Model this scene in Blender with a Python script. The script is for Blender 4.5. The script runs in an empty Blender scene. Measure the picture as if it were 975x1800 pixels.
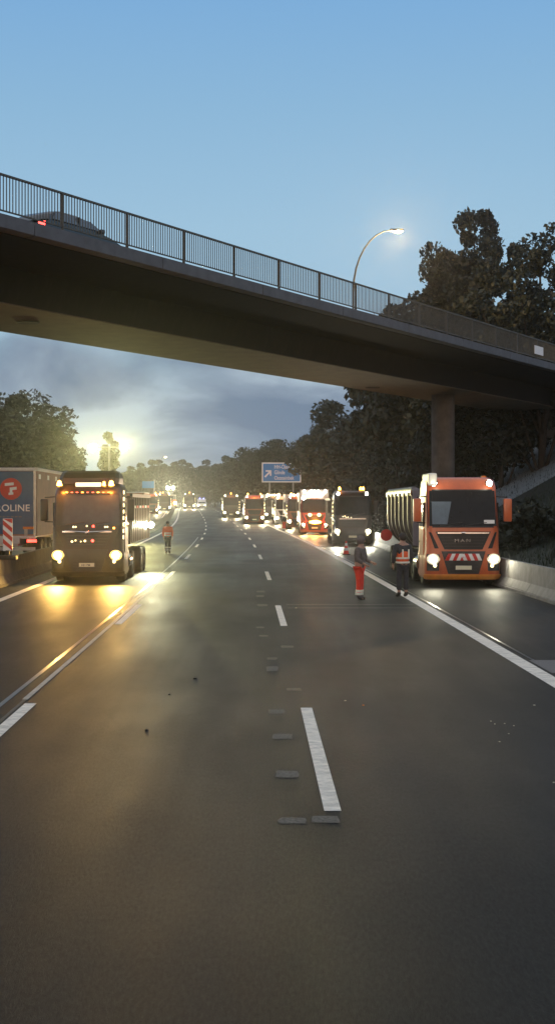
import bpy, bmesh, math, random
import numpy as np
from mathutils import Vector, Matrix
R = math.radians
sc = bpy.context.scene
COL = sc.collection
# ------------------------------------------------------------------ camera
F, VX, VY, CH = 2370.0, 455.0, 886.0, 2.7
cam = bpy.data.objects.new('camera', bpy.data.cameras.new('camera'))
COL.objects.link(cam); sc.camera = cam
cam.location = (0, 0, CH); cam.rotation_euler = (R(90), 0, 0)
cam.data.sensor_fit = 'VERTICAL'; cam.data.sensor_height = 36
cam.data.lens = 36 * F / 1800
cam.data.shift_x = (487.5 - VX) / 1800; cam.data.shift_y = (VY - 900) / 1800
cam.data.clip_start = .1; cam.data.clip_end = 8000
# ------------------------------------------------------------------ world
w = bpy.data.worlds.new('World'); sc.world = w; w.use_nodes = True
nt = w.node_tree; N = nt.nodes; Lk = nt.links
for n in list(N): N.remove(n)
def wn(t, **k):
    n = N.new(t)
    for a, b in k.items(): setattr(n, a, b)
    return n
SUN_EL, SUN_ROT = 4.0, 200.0
sky = wn('ShaderNodeTexSky', sky_type='NISHITA', sun_disc=False)
sky.sun_elevation = R(SUN_EL); sky.sun_rotation = R(SUN_ROT)
sky.altitude = 50; sky.air_density = 1.0; sky.dust_density = .3; sky.ozone_density = 1.6
tc = wn('ShaderNodeTexCoord')
sep = wn('ShaderNodeSeparateXYZ'); Lk.new(tc.outputs['Generated'], sep.inputs[0])
sky_tint = wn('ShaderNodeMix', data_type='RGBA', blend_type='MULTIPLY'); sky_tint.inputs[0].default_value = 1
Lk.new(sky.outputs[0], sky_tint.inputs[6]); sky_tint.inputs[7].default_value = (1.0, 1.0, 1.0, 1)
# clear dusk blue mixed over the physical sky
zen = wn('ShaderNodeValToRGB'); Lk.new(sep.outputs['Z'], zen.inputs[0])
e = zen.color_ramp.elements
e[0].position = 0.0; e[0].color = (.36, .46, .56, 1)
e[1].position = .95; e[1].color = (.62, .66, .70, 1)
for p, c in ((.05, (.40, .52, .60)), (.12, (.36, .54, .70)), (.20, (.33, .53, .71)), (.28, (.26, .47, .69)), (.36, (.195, .41, .70)), (.44, (.17, .37, .68)), (.62, (.46, .54, .64))):
    q = e.new(p); q.color = (*c, 1)
scl = wn('ShaderNodeMix', data_type='RGBA', blend_type='MULTIPLY'); scl.inputs[0].default_value = 1
Lk.new(zen.outputs[0], scl.inputs[6]); scl.inputs[7].default_value = (9.6, 9.6, 9.6, 1)
mixs = wn('ShaderNodeMix', data_type='RGBA'); mixs.inputs[0].default_value = .85
Lk.new(sky_tint.outputs[2], mixs.inputs[6]); Lk.new(scl.outputs[2], mixs.inputs[7])
# low clouds
mp = wn('ShaderNodeMapping'); mp.inputs['Scale'].default_value = (1, 1, 2.1); mp.inputs['Location'].default_value = (.13, 0, .02)
Lk.new(tc.outputs['Generated'], mp.inputs[0])
nz = wn('ShaderNodeTexNoise'); nz.inputs['Scale'].default_value = 6.5; nz.inputs['Detail'].default_value = 7; nz.inputs['Roughness'].default_value = .52
nz.inputs['Distortion'].default_value = .4
Lk.new(mp.outputs[0], nz.inputs['Vector'])
cr = wn('ShaderNodeValToRGB'); Lk.new(nz.outputs[0], cr.inputs[0])
cr.color_ramp.elements[0].position = .41; cr.color_ramp.elements[0].color = (.150*9.6, .210*9.6, .300*9.6, 1)
cr.color_ramp.elements[1].position = .60; cr.color_ramp.elements[1].color = (.40*9.6, .50*9.6, .58*9.6, 1)
q = cr.color_ramp.elements.new(.50); q.color = (.230*9.6, .295*9.6, .385*9.6, 1)
msk = wn('ShaderNodeMapRange'); msk.interpolation_type = 'SMOOTHERSTEP'
nm = wn('ShaderNodeTexNoise'); nm.inputs['Scale'].default_value = 5; nm.inputs['Detail'].default_value = 6
Lk.new(mp.outputs[0], nm.inputs['Vector'])
ma = wn('ShaderNodeMath', operation='MULTIPLY_ADD'); Lk.new(nm.outputs[0], ma.inputs[0]); ma.inputs[1].default_value = .16; Lk.new(sep.outputs['Z'], ma.inputs[2])
Lk.new(ma.outputs[0], msk.inputs[0])
msk.inputs[1].default_value = .165; msk.inputs[2].default_value = .22; msk.inputs[3].default_value = 1; msk.inputs[4].default_value = 0
mixc = wn('ShaderNodeMix', data_type='RGBA'); Lk.new(msk.outputs[0], mixc.inputs[0])
Lk.new(mixs.outputs[2], mixc.inputs[6]); Lk.new(cr.outputs[0], mixc.inputs[7])
# afterglow low in the sky opposite the view, where the sun went down
g1 = wn('ShaderNodeMapRange', interpolation_type='SMOOTHSTEP'); Lk.new(sep.outputs['Y'], g1.inputs[0])
for i_, v_ in enumerate((-.95, .05, 1, 0)): g1.inputs[i_ + 1].default_value = v_
g2 = wn('ShaderNodeMapRange', interpolation_type='SMOOTHSTEP'); Lk.new(sep.outputs['Z'], g2.inputs[0])
for i_, v_ in enumerate((.05, .65, 1, 0)): g2.inputs[i_ + 1].default_value = v_
gm_ = wn('ShaderNodeMath', operation='MULTIPLY'); Lk.new(g1.outputs[0], gm_.inputs[0]); Lk.new(g2.outputs[0], gm_.inputs[1])
glow = wn('ShaderNodeMix', data_type='RGBA'); Lk.new(gm_.outputs[0], glow.inputs[0])
Lk.new(mixc.outputs[2], glow.inputs[6]); glow.inputs[7].default_value = (12.0, 8.0, 5.4, 1)
bg = wn('ShaderNodeBackground'); bg.inputs['Strength'].default_value = .115
Lk.new(glow.outputs[2], bg.inputs[0])
wo = wn('ShaderNodeOutputWorld'); Lk.new(bg.outputs[0], wo.inputs[0])
# ------------------------------------------------------------------ dusk sun (already all but gone)
sl = bpy.data.lights.new('sun', 'SUN'); sl.energy = .12; sl.angle = R(8); sl.color = (1, .82, .66)
so = bpy.data.objects.new('sun', sl); COL.objects.link(so)
so.rotation_euler = (R(90 - SUN_EL), 0, R(180 - SUN_ROT))
# ------------------------------------------------------------------ view
vs = sc.view_settings; vs.view_transform = 'Standard'; vs.look = 'None'; vs.exposure = 0.0; vs.gamma = 1; vs.use_curve_mapping = False
cy = sc.cycles; cy.use_denoising = True; cy.max_bounces = 5; cy.diffuse_bounces = 2; cy.glossy_bounces = 3
cy.transmission_bounces = 3; cy.volume_bounces = 0; cy.transparent_max_bounces = 6; cy.sample_clamp_indirect = 4
cy.caustics_reflective = False; cy.caustics_refractive = False
try: cy.denoiser = 'OPENIMAGEDENOISE'
except Exception: pass
random.seed(4); np.random.seed(4)
# ================================================================== geometry of the place
def cxf(z):
    if z < 0: return 0.0
    if z <= 220: return -1.26e-4 * z * z
    return -6.1 - .0555 * (z - 220)
def gz(z):
    s = min(1, max(0, (z - 130) / 200.0)); return 1.6 * s * s * (3 - 2 * s)
def LP(x, z, h=0): return Vector((x + cxf(z), z, gz(z) + h))       # x metres right of the road's datum line, z metres ahead
def heading(z): return math.atan(-(cxf(z + 1) - cxf(z - 1)) / 2) if z > 1 else 0
def PX(px, py, z): return Vector(((px - VX) * z / F, z, CH - (py - VY) * z / F))
# ================================================================== materials
MATS = {}
def mat(name, col, rough=.6, metal=0, var=.12, scale=6.0, bump=0, bscale=40, spec=.5, coat=0, dirt=0):
    if name in MATS: return MATS[name]
    m = bpy.data.materials.new(name); m.use_nodes = True; MATS[name] = m
    t = m.node_tree; b = t.nodes['Principled BSDF']
    b.inputs['Roughness'].default_value = rough; b.inputs['Metallic'].default_value = metal
    b.inputs['Specular IOR Level'].default_value = spec
    b.inputs['Coat Weight'].default_value = coat; b.inputs['Coat Roughness'].default_value = .15
    c = t.nodes.new('ShaderNodeTexCoord')
    n = t.nodes.new('ShaderNodeTexNoise'); n.inputs['Scale'].default_value = scale; n.inputs['Detail'].default_value = 6
    n.inputs['Roughness'].default_value = .6
    t.links.new(c.outputs['Object'], n.inputs['Vector'])
    r = t.nodes.new('ShaderNodeValToRGB'); t.links.new(n.outputs[0], r.inputs[0])
    r.color_ramp.elements[0].position = .3; r.color_ramp.elements[1].position = .7
    lo = [max(0, x * (1 - var)) for x in col]; hi = [x * (1 + var) for x in col]
    r.color_ramp.elements[0].color = (*lo, 1); r.color_ramp.elements[1].color = (*hi, 1)
    out = r.outputs[0]
    if dirt:
        n2 = t.nodes.new('ShaderNodeTexNoise'); n2.inputs['Scale'].default_value = 2.2; n2.inputs['Detail'].default_value = 9; n2.inputs['Roughness'].default_value = .7
        mpp = t.nodes.new('ShaderNodeMapping'); mpp.inputs['Scale'].default_value = (1.6, 1.6, .5)
        t.links.new(c.outputs['Object'], mpp.inputs[0]); t.links.new(mpp.outputs[0], n2.inputs['Vector'])
        r2 = t.nodes.new('ShaderNodeMapRange'); t.links.new(n2.outputs[0], r2.inputs[0])
        r2.inputs[1].default_value = .48; r2.inputs[2].default_value = .8; r2.inputs[4].default_value = dirt
        mx = t.nodes.new('ShaderNodeMix'); mx.data_type = 'RGBA'
        t.links.new(r2.outputs[0], mx.inputs[0]); t.links.new(out, mx.inputs[6]); mx.inputs[7].default_value = (.06, .05, .04, 1)
        out = mx.outputs[2]
    t.links.new(out, b.inputs['Base Color'])
    if bump:
        n3 = t.nodes.new('ShaderNodeTexNoise'); n3.inputs['Scale'].default_value = bscale; n3.inputs['Detail'].default_value = 4
        t.links.new(c.outputs['Object'], n3.inputs['Vector'])
        bp = t.nodes.new('ShaderNodeBump'); bp.inputs['Strength'].default_value = bump; bp.inputs['Distance'].default_value = .02
        t.links.new(n3.outputs[0], bp.inputs['Height']); t.links.new(bp.outputs[0], b.inputs['Normal'])
    return m
def emit(name, col, s, base=(.8, .8, .8)):
    if name in MATS: return MATS[name]
    m = bpy.data.materials.new(name); m.use_nodes = True; MATS[name] = m
    b = m.node_tree.nodes['Principled BSDF']
    b.inputs['Base Color'].default_value = (*base, 1)
    b.inputs['Emission Color'].default_value = (*col, 1); b.inputs['Emission Strength'].default_value = s
    m.cycles.emission_sampling = 'NONE' 
    return m
def leafmat(name, a, b_):
    m = bpy.data.materials.new(name); m.use_nodes = True; MATS[name] = m
    t = m.node_tree; b = t.nodes['Principled BSDF']; b.inputs['Roughness'].default_value = .6
    g = t.nodes.new('ShaderNodeNewGeometry'); c = t.nodes.new('ShaderNodeTexCoord')
    n = t.nodes.new('ShaderNodeTexNoise'); n.inputs['Scale'].default_value = .7; n.inputs['Detail'].default_value = 3
    t.links.new(c.outputs['Object'], n.inputs['Vector'])
    ad = t.nodes.new('ShaderNodeMath'); ad.operation = 'ADD'
    t.links.new(g.outputs['Random Per Island'], ad.inputs[0]); t.links.new(n.outputs[0], ad.inputs[1])
    mr = t.nodes.new('ShaderNodeMapRange'); mr.inputs[1].default_value = .35; mr.inputs[2].default_value = 1.5
    t.links.new(ad.outputs[0], mr.inputs[0])
    mx = t.nodes.new('ShaderNodeMix'); mx.data_type = 'RGBA'
    t.links.new(mr.outputs[0], mx.inputs[0]); mx.inputs[6].default_value = (*a, 1); mx.inputs[7].default_value = (*b_, 1)
    t.links.new(mx.outputs[2], b.inputs['Base Color'])
    return m
M = dict(
 conc=mat('concrete', (.22, .21, .19), .75, var=.25, scale=3, bump=.25, bscale=30, dirt=.45),
 slab=mat('slope_paving', (.58, .60, .60), .8, var=.2, scale=2, dirt=.3),
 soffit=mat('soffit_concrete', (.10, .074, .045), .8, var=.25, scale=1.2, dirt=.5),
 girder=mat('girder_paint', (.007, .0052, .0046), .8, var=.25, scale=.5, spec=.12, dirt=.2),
 fascia=mat('fascia_concrete', (.095, .105, .125), .75, var=.2, scale=2, dirt=.3),
 rail=mat('rail_metal', (.085, .08, .065), .5, spec=.3),
 steel=mat('galvanised_steel', (.33, .34, .35), .45, .6, var=.15),
 pole=mat('pole_paint', (.06, .07, .08), .5),
 white=mat('white_paint', (.78, .77, .74), .55, var=.12, scale=9, bump=.2),
 line=mat('line_paint', (.80, .735, .64), .65, var=.22, scale=7, bump=.5, bscale=60, spec=.15, dirt=.55),
 oldline=mat('worn_line_paint', (.12, .112, .097), .60, var=.5, scale=30, spec=.055),
 tar=mat('joint_sealant', (.04, .035, .028), .28, var=.2, spec=.5),
 patch=mat('patch_asphalt', (.10, .09, .088), .6, var=.25, scale=20, bump=.3, bscale=150),
 black=mat('black_plastic', (.012, .012, .013), .42, var=.3, dirt=.3),
 dark=mat('dark_trim', (.025, .025, .027), .35, var=.2),
 sky_tint=mat('sky_toned_glass', (.10, .14, .18), .08, spec=.6),  # car windows: bright sky in the glass put into its colour
 rubber=mat('rubber', (.016, .016, .016), .8, var=.3, dirt=.4),
 glass=mat('cab_glass', (.006, .008, .010), .08, var=.2, spec=.25),
 chrome=mat('chrome', (.75, .76, .78), .14, 1),
 alu=mat('aluminium', (.30, .30, .28), .25, .9, var=.2, scale=4, dirt=.3),
 ribm=mat('rib_metal', (.10, .10, .095), .4, .7, dirt=.3),
 rim=mat('rim_metal', (.35, .35, .36), .4, .7, dirt=.4),
 orange=mat('orange_paint', (.60, .135, .045), .32, var=.08, scale=3, coat=.4, dirt=.25),
 brown=mat('dark_brown_paint', (.018, .012, .009), .38, var=.2, coat=.15, dirt=.3),
 navy=mat('dark_blue_paint', (.015, .02, .035), .3, coat=.4, dirt=.2),
 red=mat('red_paint', (.50, .035, .018), .32, coat=.4, dirt=.2),
 maroon=mat('maroon_paint', (.17, .045, .02), .32, coat=.4, dirt=.2),
 cream=mat('white_cab_paint', (.62, .61, .58), .35, coat=.3, dirt=.3),
 grey=mat('grey_panel', (.16, .16, .19), .5, dirt=.2),
 blue=mat('canvas_blue', (.055, .12, .24), .65, var=.15, scale=2, bump=.2, bscale=5, dirt=.15),
 canvas=mat('canvas_red_brown', (.30, .13, .08), .6, var=.2, scale=2, bump=.3, bscale=4, dirt=.3),
 sign=mat('sign_blue', (.015, .20, .52), .4, var=.06),
 signw=mat('sign_white', (.80, .80, .80), .4, var=.03),
 rred=mat('reflective_red', (.60, .02, .012), .4, var=.08),
 rwhite=mat('reflective_white', (.85, .84, .80), .4, var=.05),
 plate=mat('number_plate', (.80, .76, .55), .4, var=.05),
 amberp=mat('amber_plastic', (.70, .20, .02), .25),
 hiviz=mat('hi_vis_orange', (.85, .13, .03), .7, var=.15, scale=20),
 hired=mat('hi_vis_red', (.80, .045, .02), .7, var=.15, scale=20),
 tape=mat('reflective_tape', (.93, .92, .78), .4, var=.05),
 cloth=mat('dark_cloth', (.035, .037, .045), .85, var=.3, scale=14),
 gcloth=mat('grey_cloth', (.13, .112, .105), .85, var=.3, scale=14),
 skin=mat('skin', (.42, .24, .17), .55), hair=mat('hair', (.03, .02, .015), .7),
 boot=mat('boot_leather', (.02, .017, .014), .6),
 bark=mat('bark', (.035, .027, .02), .9, var=.3, scale=5, bump=.5, bscale=12),
 stone=mat('stone_chip', (.6, .56, .4), .3), lump=mat('tar_lump', (.012, .011, .01), .8),
 seat=mat('curtain_cloth', (.13, .17, .21), .8),
 leafA=leafmat('leaf_dark', (.003, .005, .002), (.011, .017, .007)),
 leafB=leafmat('leaf_mid', (.005, .008, .003), (.018, .026, .011)),
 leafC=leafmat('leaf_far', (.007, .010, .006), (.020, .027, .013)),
 hl=emit('lamp_warm', (1, .80, .33), 60), hw=emit('lamp_white', (1, .96, .80), 60), hlx=emit('lamp_far', (1, .88, .52), 22),
 amber=emit('lamp_amber', (1, .33, .03), 18), amberb=emit('lamp_bright_amber', (1, .45, .06), 16), redl=emit('lamp_red', (1, .03, .015), 6), bluel=emit('lamp_blue', (.1, .15, 1), 9),
 halo_l=emit('lens_halo_warm', (1, .62, .10), 1.6), halo_w=emit('lens_halo_pale', (1, .88, .50), .7), flood=emit('lamp_flood', (1, .98, .55), 130), marker=emit('lamp_marker', (1, .80, .40), 3), panel=emit('lamp_panel', (1, .96, .82), .9), street=emit('lamp_street', (1, .80, .40), 25),  # first two: painted halo glow around the headlight lenses
)
def asphalt(name, lo, hi, rlo, rhi):
    m = bpy.data.materials.new(name); m.use_nodes = True; MATS[name] = m
    t = m.node_tree; b = t.nodes['Principled BSDF']; nn = t.nodes.new; lk = t.links.new
    c = nn('ShaderNodeTexCoord')
    def noise(scale, det, sv=(1, 1, 1), rough=.6):
        mpp = nn('ShaderNodeMapping'); mpp.inputs['Scale'].default_value = sv; lk(c.outputs['Object'], mpp.inputs[0])
        n = nn('ShaderNodeTexNoise'); n.inputs['Scale'].default_value = scale; n.inputs['Detail'].default_value = det; n.inputs['Roughness'].default_value = rough
        lk(mpp.outputs[0], n.inputs['Vector']); return n.outputs[0]
    grain = noise(42, 5, (1, .22, 1), .8); blot = noise(.35, 5, (1, .35, 1)); track = noise(1.1, 3, (1, .02, 1)); chip = noise(160, 1)
    def rng(x, a, b2, c2, d):
        r = nn('ShaderNodeMapRange'); lk(x, r.inputs[0])
        for i, v in enumerate((a, b2, c2, d)): r.inputs[i + 1].default_value = v
        return r.outputs[0]
    def mth(op, x, y):
        n = nn('ShaderNodeMath'); n.operation = op
        for i, v in enumerate((x, y)):
            if isinstance(v, (int, float)): n.inputs[i].default_value = v
            else: lk(v, n.inputs[i])
        return n.outputs[0]
    f = mth('ADD', mth('MULTIPLY', rng(grain, .40, .64, 0, 1), .62), mth('MULTIPLY', rng(blot, .38, .62, 0, 1), .18))
    f = mth('ADD', f, mth('MULTIPLY', rng(track, .42, .58, 0, 1), .30))
    mx = nn('ShaderNodeMix'); mx.data_type = 'RGBA'; lk(f, mx.inputs[0]); mx.inputs[6].default_value = (*lo, 1); mx.inputs[7].default_value = (*hi, 1)
    m2 = nn('ShaderNodeMix'); m2.data_type = 'RGBA'; lk(rng(chip, .66, .74, 0, .55), m2.inputs[0]); lk(mx.outputs[2], m2.inputs[6]); m2.inputs[7].default_value = (.16, .15, .135, 1)
    lk(m2.outputs[2], b.inputs['Base Color'])
    rr = mth('ADD', mth('MULTIPLY', rng(blot, .35, .65, 0, 1), .6), mth('MULTIPLY', rng(track, .35, .65, 0, 1), .4))
    lk(rng(rr, 0, 1, rlo, rhi), b.inputs['Roughness'])
    bp = nn('ShaderNodeBump'); bp.inputs['Strength'].default_value = .7; bp.inputs['Distance'].default_value = .008
    lk(mth('ADD', grain, mth('MULTIPLY', chip, .5)), bp.inputs['Height']); lk(bp.outputs[0], b.inputs['Normal'])
    b.inputs['Specular IOR Level'].default_value = .055
    return m
M['asphalt'] = asphalt('asphalt', (.000, .0, .0), (.024, .0245, .0235), .42, .60)
def groundmat():
    m = mat('verge_soil', (.012, .015, .008), .9, var=.5, scale=1.4, bump=.8, bscale=6); return m
M['soil'] = groundmat()
M['grass'] = leafmat('grass_blades', (.010, .017, .006), (.028, .042, .015))
# ================================================================== mesh helpers
class MB:
    def __init__(s): s.bm = bmesh.new(); s.mats = []
    def box(s, x0, x1, y0, y1, z0, z1, bev=0):
        v = [s.bm.verts.new(p) for p in ((x0,y0,z0),(x1,y0,z0),(x1,y1,z0),(x0,y1,z0),(x0,y0,z1),(x1,y0,z1),(x1,y1,z1),(x0,y1,z1))]
        fs = [s.bm.faces.new([v[i] for i in q]) for q in ((0,3,2,1),(4,5,6,7),(0,1,5,4),(1,2,6,5),(2,3,7,6),(3,0,4,7))]
        if bev:
            es = list({e for f in fs for e in f.edges})
            bmesh.ops.bevel(s.bm, geom=es, offset=bev, segments=2, affect='EDGES', profile=.6)
        return s
    def tube(s, p0, p1, r0, r1=None, seg=12, caps=True):
        r1 = r0 if r1 is None else r1
        p0 = Vector(p0); p1 = Vector(p1); d = (p1 - p0).normalized()
        a = d.orthogonal().normalized(); b = d.cross(a)
        A = [s.bm.verts.new(p0 + (a * math.cos(t) + b * math.sin(t)) * r0) for t in [2 * math.pi * i / seg for i in range(seg)]]
        B = [s.bm.verts.new(p1 + (a * math.cos(t) + b * math.sin(t)) * r1) for t in [2 * math.pi * i / seg for i in range(seg)]]
        for i in range(seg):
            j = (i + 1) % seg; s.bm.faces.new((A[i], A[j], B[j], B[i]))
        if caps: s.bm.faces.new(A[::-1]); s.bm.faces.new(B)
        return s
    def path(s, pts, r, seg=8):
        for i in range(len(pts) - 1): s.tube(pts[i], pts[i + 1], r if not callable(r) else r(i), r if not callable(r) else r(i + 1), seg)
        return s
    def loft(s, rings, cap=True, closed=True):
        V = [[s.bm.verts.new(p) for p in r] for r in rings]
        n = len(V[0])
        for a, b in zip(V, V[1:]):
            for i in range(n if closed else n - 1):
                j = (i + 1) % n; s.bm.faces.new((a[i], a[j], b[j], b[i]))
        if cap: s.bm.faces.new(V[0][::-1]); s.bm.faces.new(V[-1])
        return s
    def prism(s, poly, fn0, fn1):
        return s.loft([[fn0(p) for p in poly], [fn1(p) for p in poly]])
    def sphere(s, c, r, sz=1, sx=1, sy=1, seg=12):
        bmesh.ops.create_uvsphere(s.bm, u_segments=seg, v_segments=max(6, seg * 2 // 3), radius=r,
            matrix=Matrix.Translation(c) @ Matrix.Diagonal((sx, sy, sz, 1)))
        return s
    def build(s, name, m, parent=None, smooth=False, bev=0, recalc=True):
        if recalc: bmesh.ops.recalc_face_normals(s.bm, faces=s.bm.faces)
        me = bpy.data.meshes.new(name); s.bm.to_mesh(me); s.bm.free()
        me.materials.append(m)
        if smooth:
            me.polygons.foreach_set('use_smooth', [True] * len(me.polygons))
            try: me.set_sharp_from_angle(angle=R(38))
            except Exception: pass
        o = bpy.data.objects.new(name, me); COL.objects.link(o)
        if parent: o.parent = parent
        return o
def tag(o, label=None, cat=None, group=None, kind=None):
    if label: o['label'] = label
    if cat: o['category'] = cat
    if group: o['group'] = group
    if kind: o['kind'] = kind
    return o
def empty(name, loc=(0, 0, 0), rz=0, **k):
    o = bpy.data.objects.new(name, None); COL.objects.link(o); o.location = loc; o.rotation_euler = (0, 0, rz)
    o.empty_display_size = .2
    return tag(o, **k)
def copy_tree(o, parent=None):
    c = o.copy(); COL.objects.link(c); c.parent = parent
    for ch in list(o.children): copy_tree(ch, c)
    return c
def lettering(name, txt, m, parent, loc, size, rot=(R(90), 0, 0), ext=.004, align='LEFT', spacing=1.0, sx=1.0):
    cu = bpy.data.curves.new(name, 'FONT'); cu.body = txt; cu.size = size; cu.extrude = ext; cu.align_x = align; cu.space_character = spacing
    cu.offset = size * .012
    t = bpy.data.objects.new('tmp', cu); COL.objects.link(t)
    me = bpy.data.meshes.new_from_object(t.evaluated_get(bpy.context.evaluated_depsgraph_get()))
    bpy.data.objects.remove(t); me.materials.clear(); me.materials.append(m)
    o = bpy.data.objects.new(name, me); COL.objects.link(o); o.parent = parent; o.location = loc; o.rotation_euler = rot; o.scale = (sx, 1, 1)
    return o
def spot(name, parent, loc, power, col, ang=110, tilt=4, yaw=0, size=.12):
    l = bpy.data.lights.new(name, 'SPOT'); l.energy = power; l.color = col; l.spot_size = R(ang); l.spot_blend = 1; l.shadow_soft_size = size
    o = bpy.data.objects.new(name, l); COL.objects.link(o); o.parent = parent; o.location = loc
    o.rotation_euler = (R(90 - tilt), 0, R(180 + yaw))      # throws light towards local -Y
    return o
def point(name, parent, loc, power, col, size=.1):
    l = bpy.data.lights.new(name, 'POINT'); l.energy = power; l.color = col; l.shadow_soft_size = size
    o = bpy.data.objects.new(name, l); COL.objects.link(o); o.parent = parent; o.location = loc
    return o
def grid(name, xs, zs, fn, m):
    V = [fn(x, z) for z in zs for x in xs]; nx = len(xs)
    Fc = [(j * nx + i, j * nx + i + 1, (j + 1) * nx + i + 1, (j + 1) * nx + i) for j in range(len(zs) - 1) for i in range(nx - 1)]
    me = bpy.data.meshes.new(name); me.from_pydata(V, [], Fc); me.materials.append(m)
    me.polygons.foreach_set('use_smooth', [True] * len(Fc))
    o = bpy.data.objects.new(name, me); COL.objects.link(o); return o
# ================================================================== setting
ZS = list(range(-30, 120, 6)) + list(range(120, 420, 10)) + [450, 500, 560, 640, 740, 860, 1000]
ROADL, ROADR = -21.5, 9.2
def terrain_h(x, z):
    h = -.06
    if x > 9.6:
        d = x - 9.6
        h = -.06 + min(1.2, d * .28) + max(0, d - 4.3) * (.55 if d < 18 else 0) + (13.7 * .55 if d >= 18 else 0)
        fade = 1 if z < 260 else max(0.2, 1 - (z - 260) / 300); h *= fade
    if x < -22:
        d = -22 - x; h = -.06 + min(3.0, d * .22)
    return h
xs = [-1500, -600, -250, -120, -70, -50, -42, -36, -30, -26, -22, -21.5, -12, 0, 9.2, 9.6, 11, 13, 14, 16, 19, 23, 27.6, 32, 40, 60, 100, 250, 600, 1500]
g = grid('ground', xs, ZS + [1300, 2000, 3500, 6000], lambda x, z: tuple(LP(x, z, terrain_h(x, z) + (.15 * math.sin(x * 1.7 + z * .6) * math.cos(z * .23) if abs(x) > 10.5 and (x > 10.5 or x < -23) else 0))), M['soil']); tag(g, kind='structure')
rd = grid('road', [ROADL, -18, -14, -10, -7, -3, 0, 3, 6, ROADR], ZS, lambda x, z: tuple(LP(x, z, 0)), M['asphalt']); tag(rd, kind='structure')
def strip(mb, x0, x1, z0, z1, h=.004, step=6):
    n = max(1, int((z1 - z0) / step)); zz = [z0 + (z1 - z0) * i / n for i in range(n + 1)]
    A = [(mb.bm.verts.new(LP(x0, z, h)), mb.bm.verts.new(LP(x1, z, h))) for z in zz]
    for a, b in zip(A, A[1:]): mb.bm.faces.new((a[0], a[1], b[1], b[0]))
def wobble_patch(mb, x0, x1, z0, z1, h):
    pts = []
    for i in range(14):
        t = 2 * math.pi * i / 14; k = random.uniform(.86, 1.08)
        cx_, sx_ = math.cos(t), math.sin(t); q = max(abs(cx_), abs(sx_))
        pts.append(LP((x0 + x1) / 2 + (x1 - x0) / 2 * math.copysign(abs(cx_) ** .3, cx_) * k, (z0 + z1) / 2 + (z1 - z0) / 2 * math.copysign(abs(sx_) ** .3, sx_) * k, h))
    mb.bm.faces.new([mb.bm.verts.new(p) for p in pts])
lm = MB()
strip(lm, 4.38, 4.66, -10, 420); strip(lm, -7.2, -6.95, -10, 420)
z = 11.85 - 36
while z < 380:
    strip(lm, .59, .74, z, z + 6); strip(lm, -3.12, -2.96, z + .4, z + 6.4); z += 18
strip(lm, -9.6, -9.45, -10, 400); z = -20
while z < 380: strip(lm, -13.4, -13.25, z, z + 6); z += 18
o = lm.build('lane_markings', M['line'], rd, recalc=False); tag(o, kind='structure')
wm = MB(); lm2 = MB()
for px, py, wd, ln in ((487,1251,30,8),(496,1295,36,9),(505,1361,42,12),(513,1443,52,11),(572,1441,50,13),(517,1212,26,5),(478,1176,22,9),(504,1137,24,4),(463,1118,16,3),(457,1103,14,3),(458,1040,14,3),(457,1048,14,3),(461,1064,18,4),(478,1158,18,4)):
    zz = F * CH / (py - VY); X = (px - VX) * zz / F - cxf(zz)
    dz = zz * zz * ln / (F * CH); dx = wd * zz / F
    wobble_patch(wm, X - dx / 2, X + dx / 2, zz - dz / 2, zz + dz / 2, .004)
strip(lm2, -3.22, -3.14, 18.6, 44); strip(wm, -3.20, -3.15, 5, 120)
o = wm.build('worn_markings', M['oldline'], rd, recalc=False); tag(o, kind='structure')
o = lm2.build('lane_markings', mat('thin_line_paint', (.42, .39, .34), .6, var=.3, scale=7, spec=.15, dirt=.4), rd, recalc=False); o.data.transform(Matrix.Translation((0, 0, .002))); tag(o, kind='structure')
tm = MB(); strip(tm, -3.46, -3.39, -10, 110); strip(tm, 4.78, 4.83, -10, 200, .003)
for zz in (35, 36.2, 60.5, 93): strip(tm, .9, 4.3, zz, zz + .05, .003)
for zz in (61.5, 66, 70): strip(tm, -3.3, .5, zz, zz + .06, .003)
o = tm.build('joint_sealant', M['tar'], rd, recalc=False); tag(o, kind='structure')
pm = MB(); strip(pm, 4.72, 8.1, 21.5, 23.3, .004); o = pm.build('repair_patch', M['patch'], rd, recalc=False); tag(o, kind='structure')
# paved slope under the bridge
def barrier(name, x, z0, z1, label, face=1, two=False):
    prof = [(0, 0), (0, .08), (.06, .08), (.06, .10), (.20, .34), (.245, .9), (.395, .9)]
    if two: prof += [(.44, .34), (.58, .10), (.58, .08), (.64, .08), (.64, 0)]
    else: prof += [(.46, .3), (.46, 0)]
    mb = MB(); rings = []
    n = int((z1 - z0) / 4)
    for k in range(n):
        a = z0 + 4 * k; b = a + 3.975
        mb.loft([[LP(x + face * p[0], zz, p[1]) for p in prof] for zz in (a, b)])
    o = mb.build(name, mat('concrete_dirty_shaded', (.085, .08, .068), .8, var=.3, scale=3, bump=.25, bscale=30, dirt=.5) if two else M['conc'])  # median barrier: shade put into a darker concrete colour, besides the dirt
    o.data.transform(Matrix.Translation(-LP(x, max(z0, 0)))); o.location = LP(x, max(z0, 0))
    return tag(o, label=label, cat='barrier')
barrier('concrete_barrier', 8.05, -16, 300, 'pale concrete safety barrier along the right edge of the shoulder beside the orange truck')
barrier('concrete_barrier', -8.02, -16, 340, 'dirty, shade-darkened concrete median barrier at far left between the two carriageways', face=-1, two=True)
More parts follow.
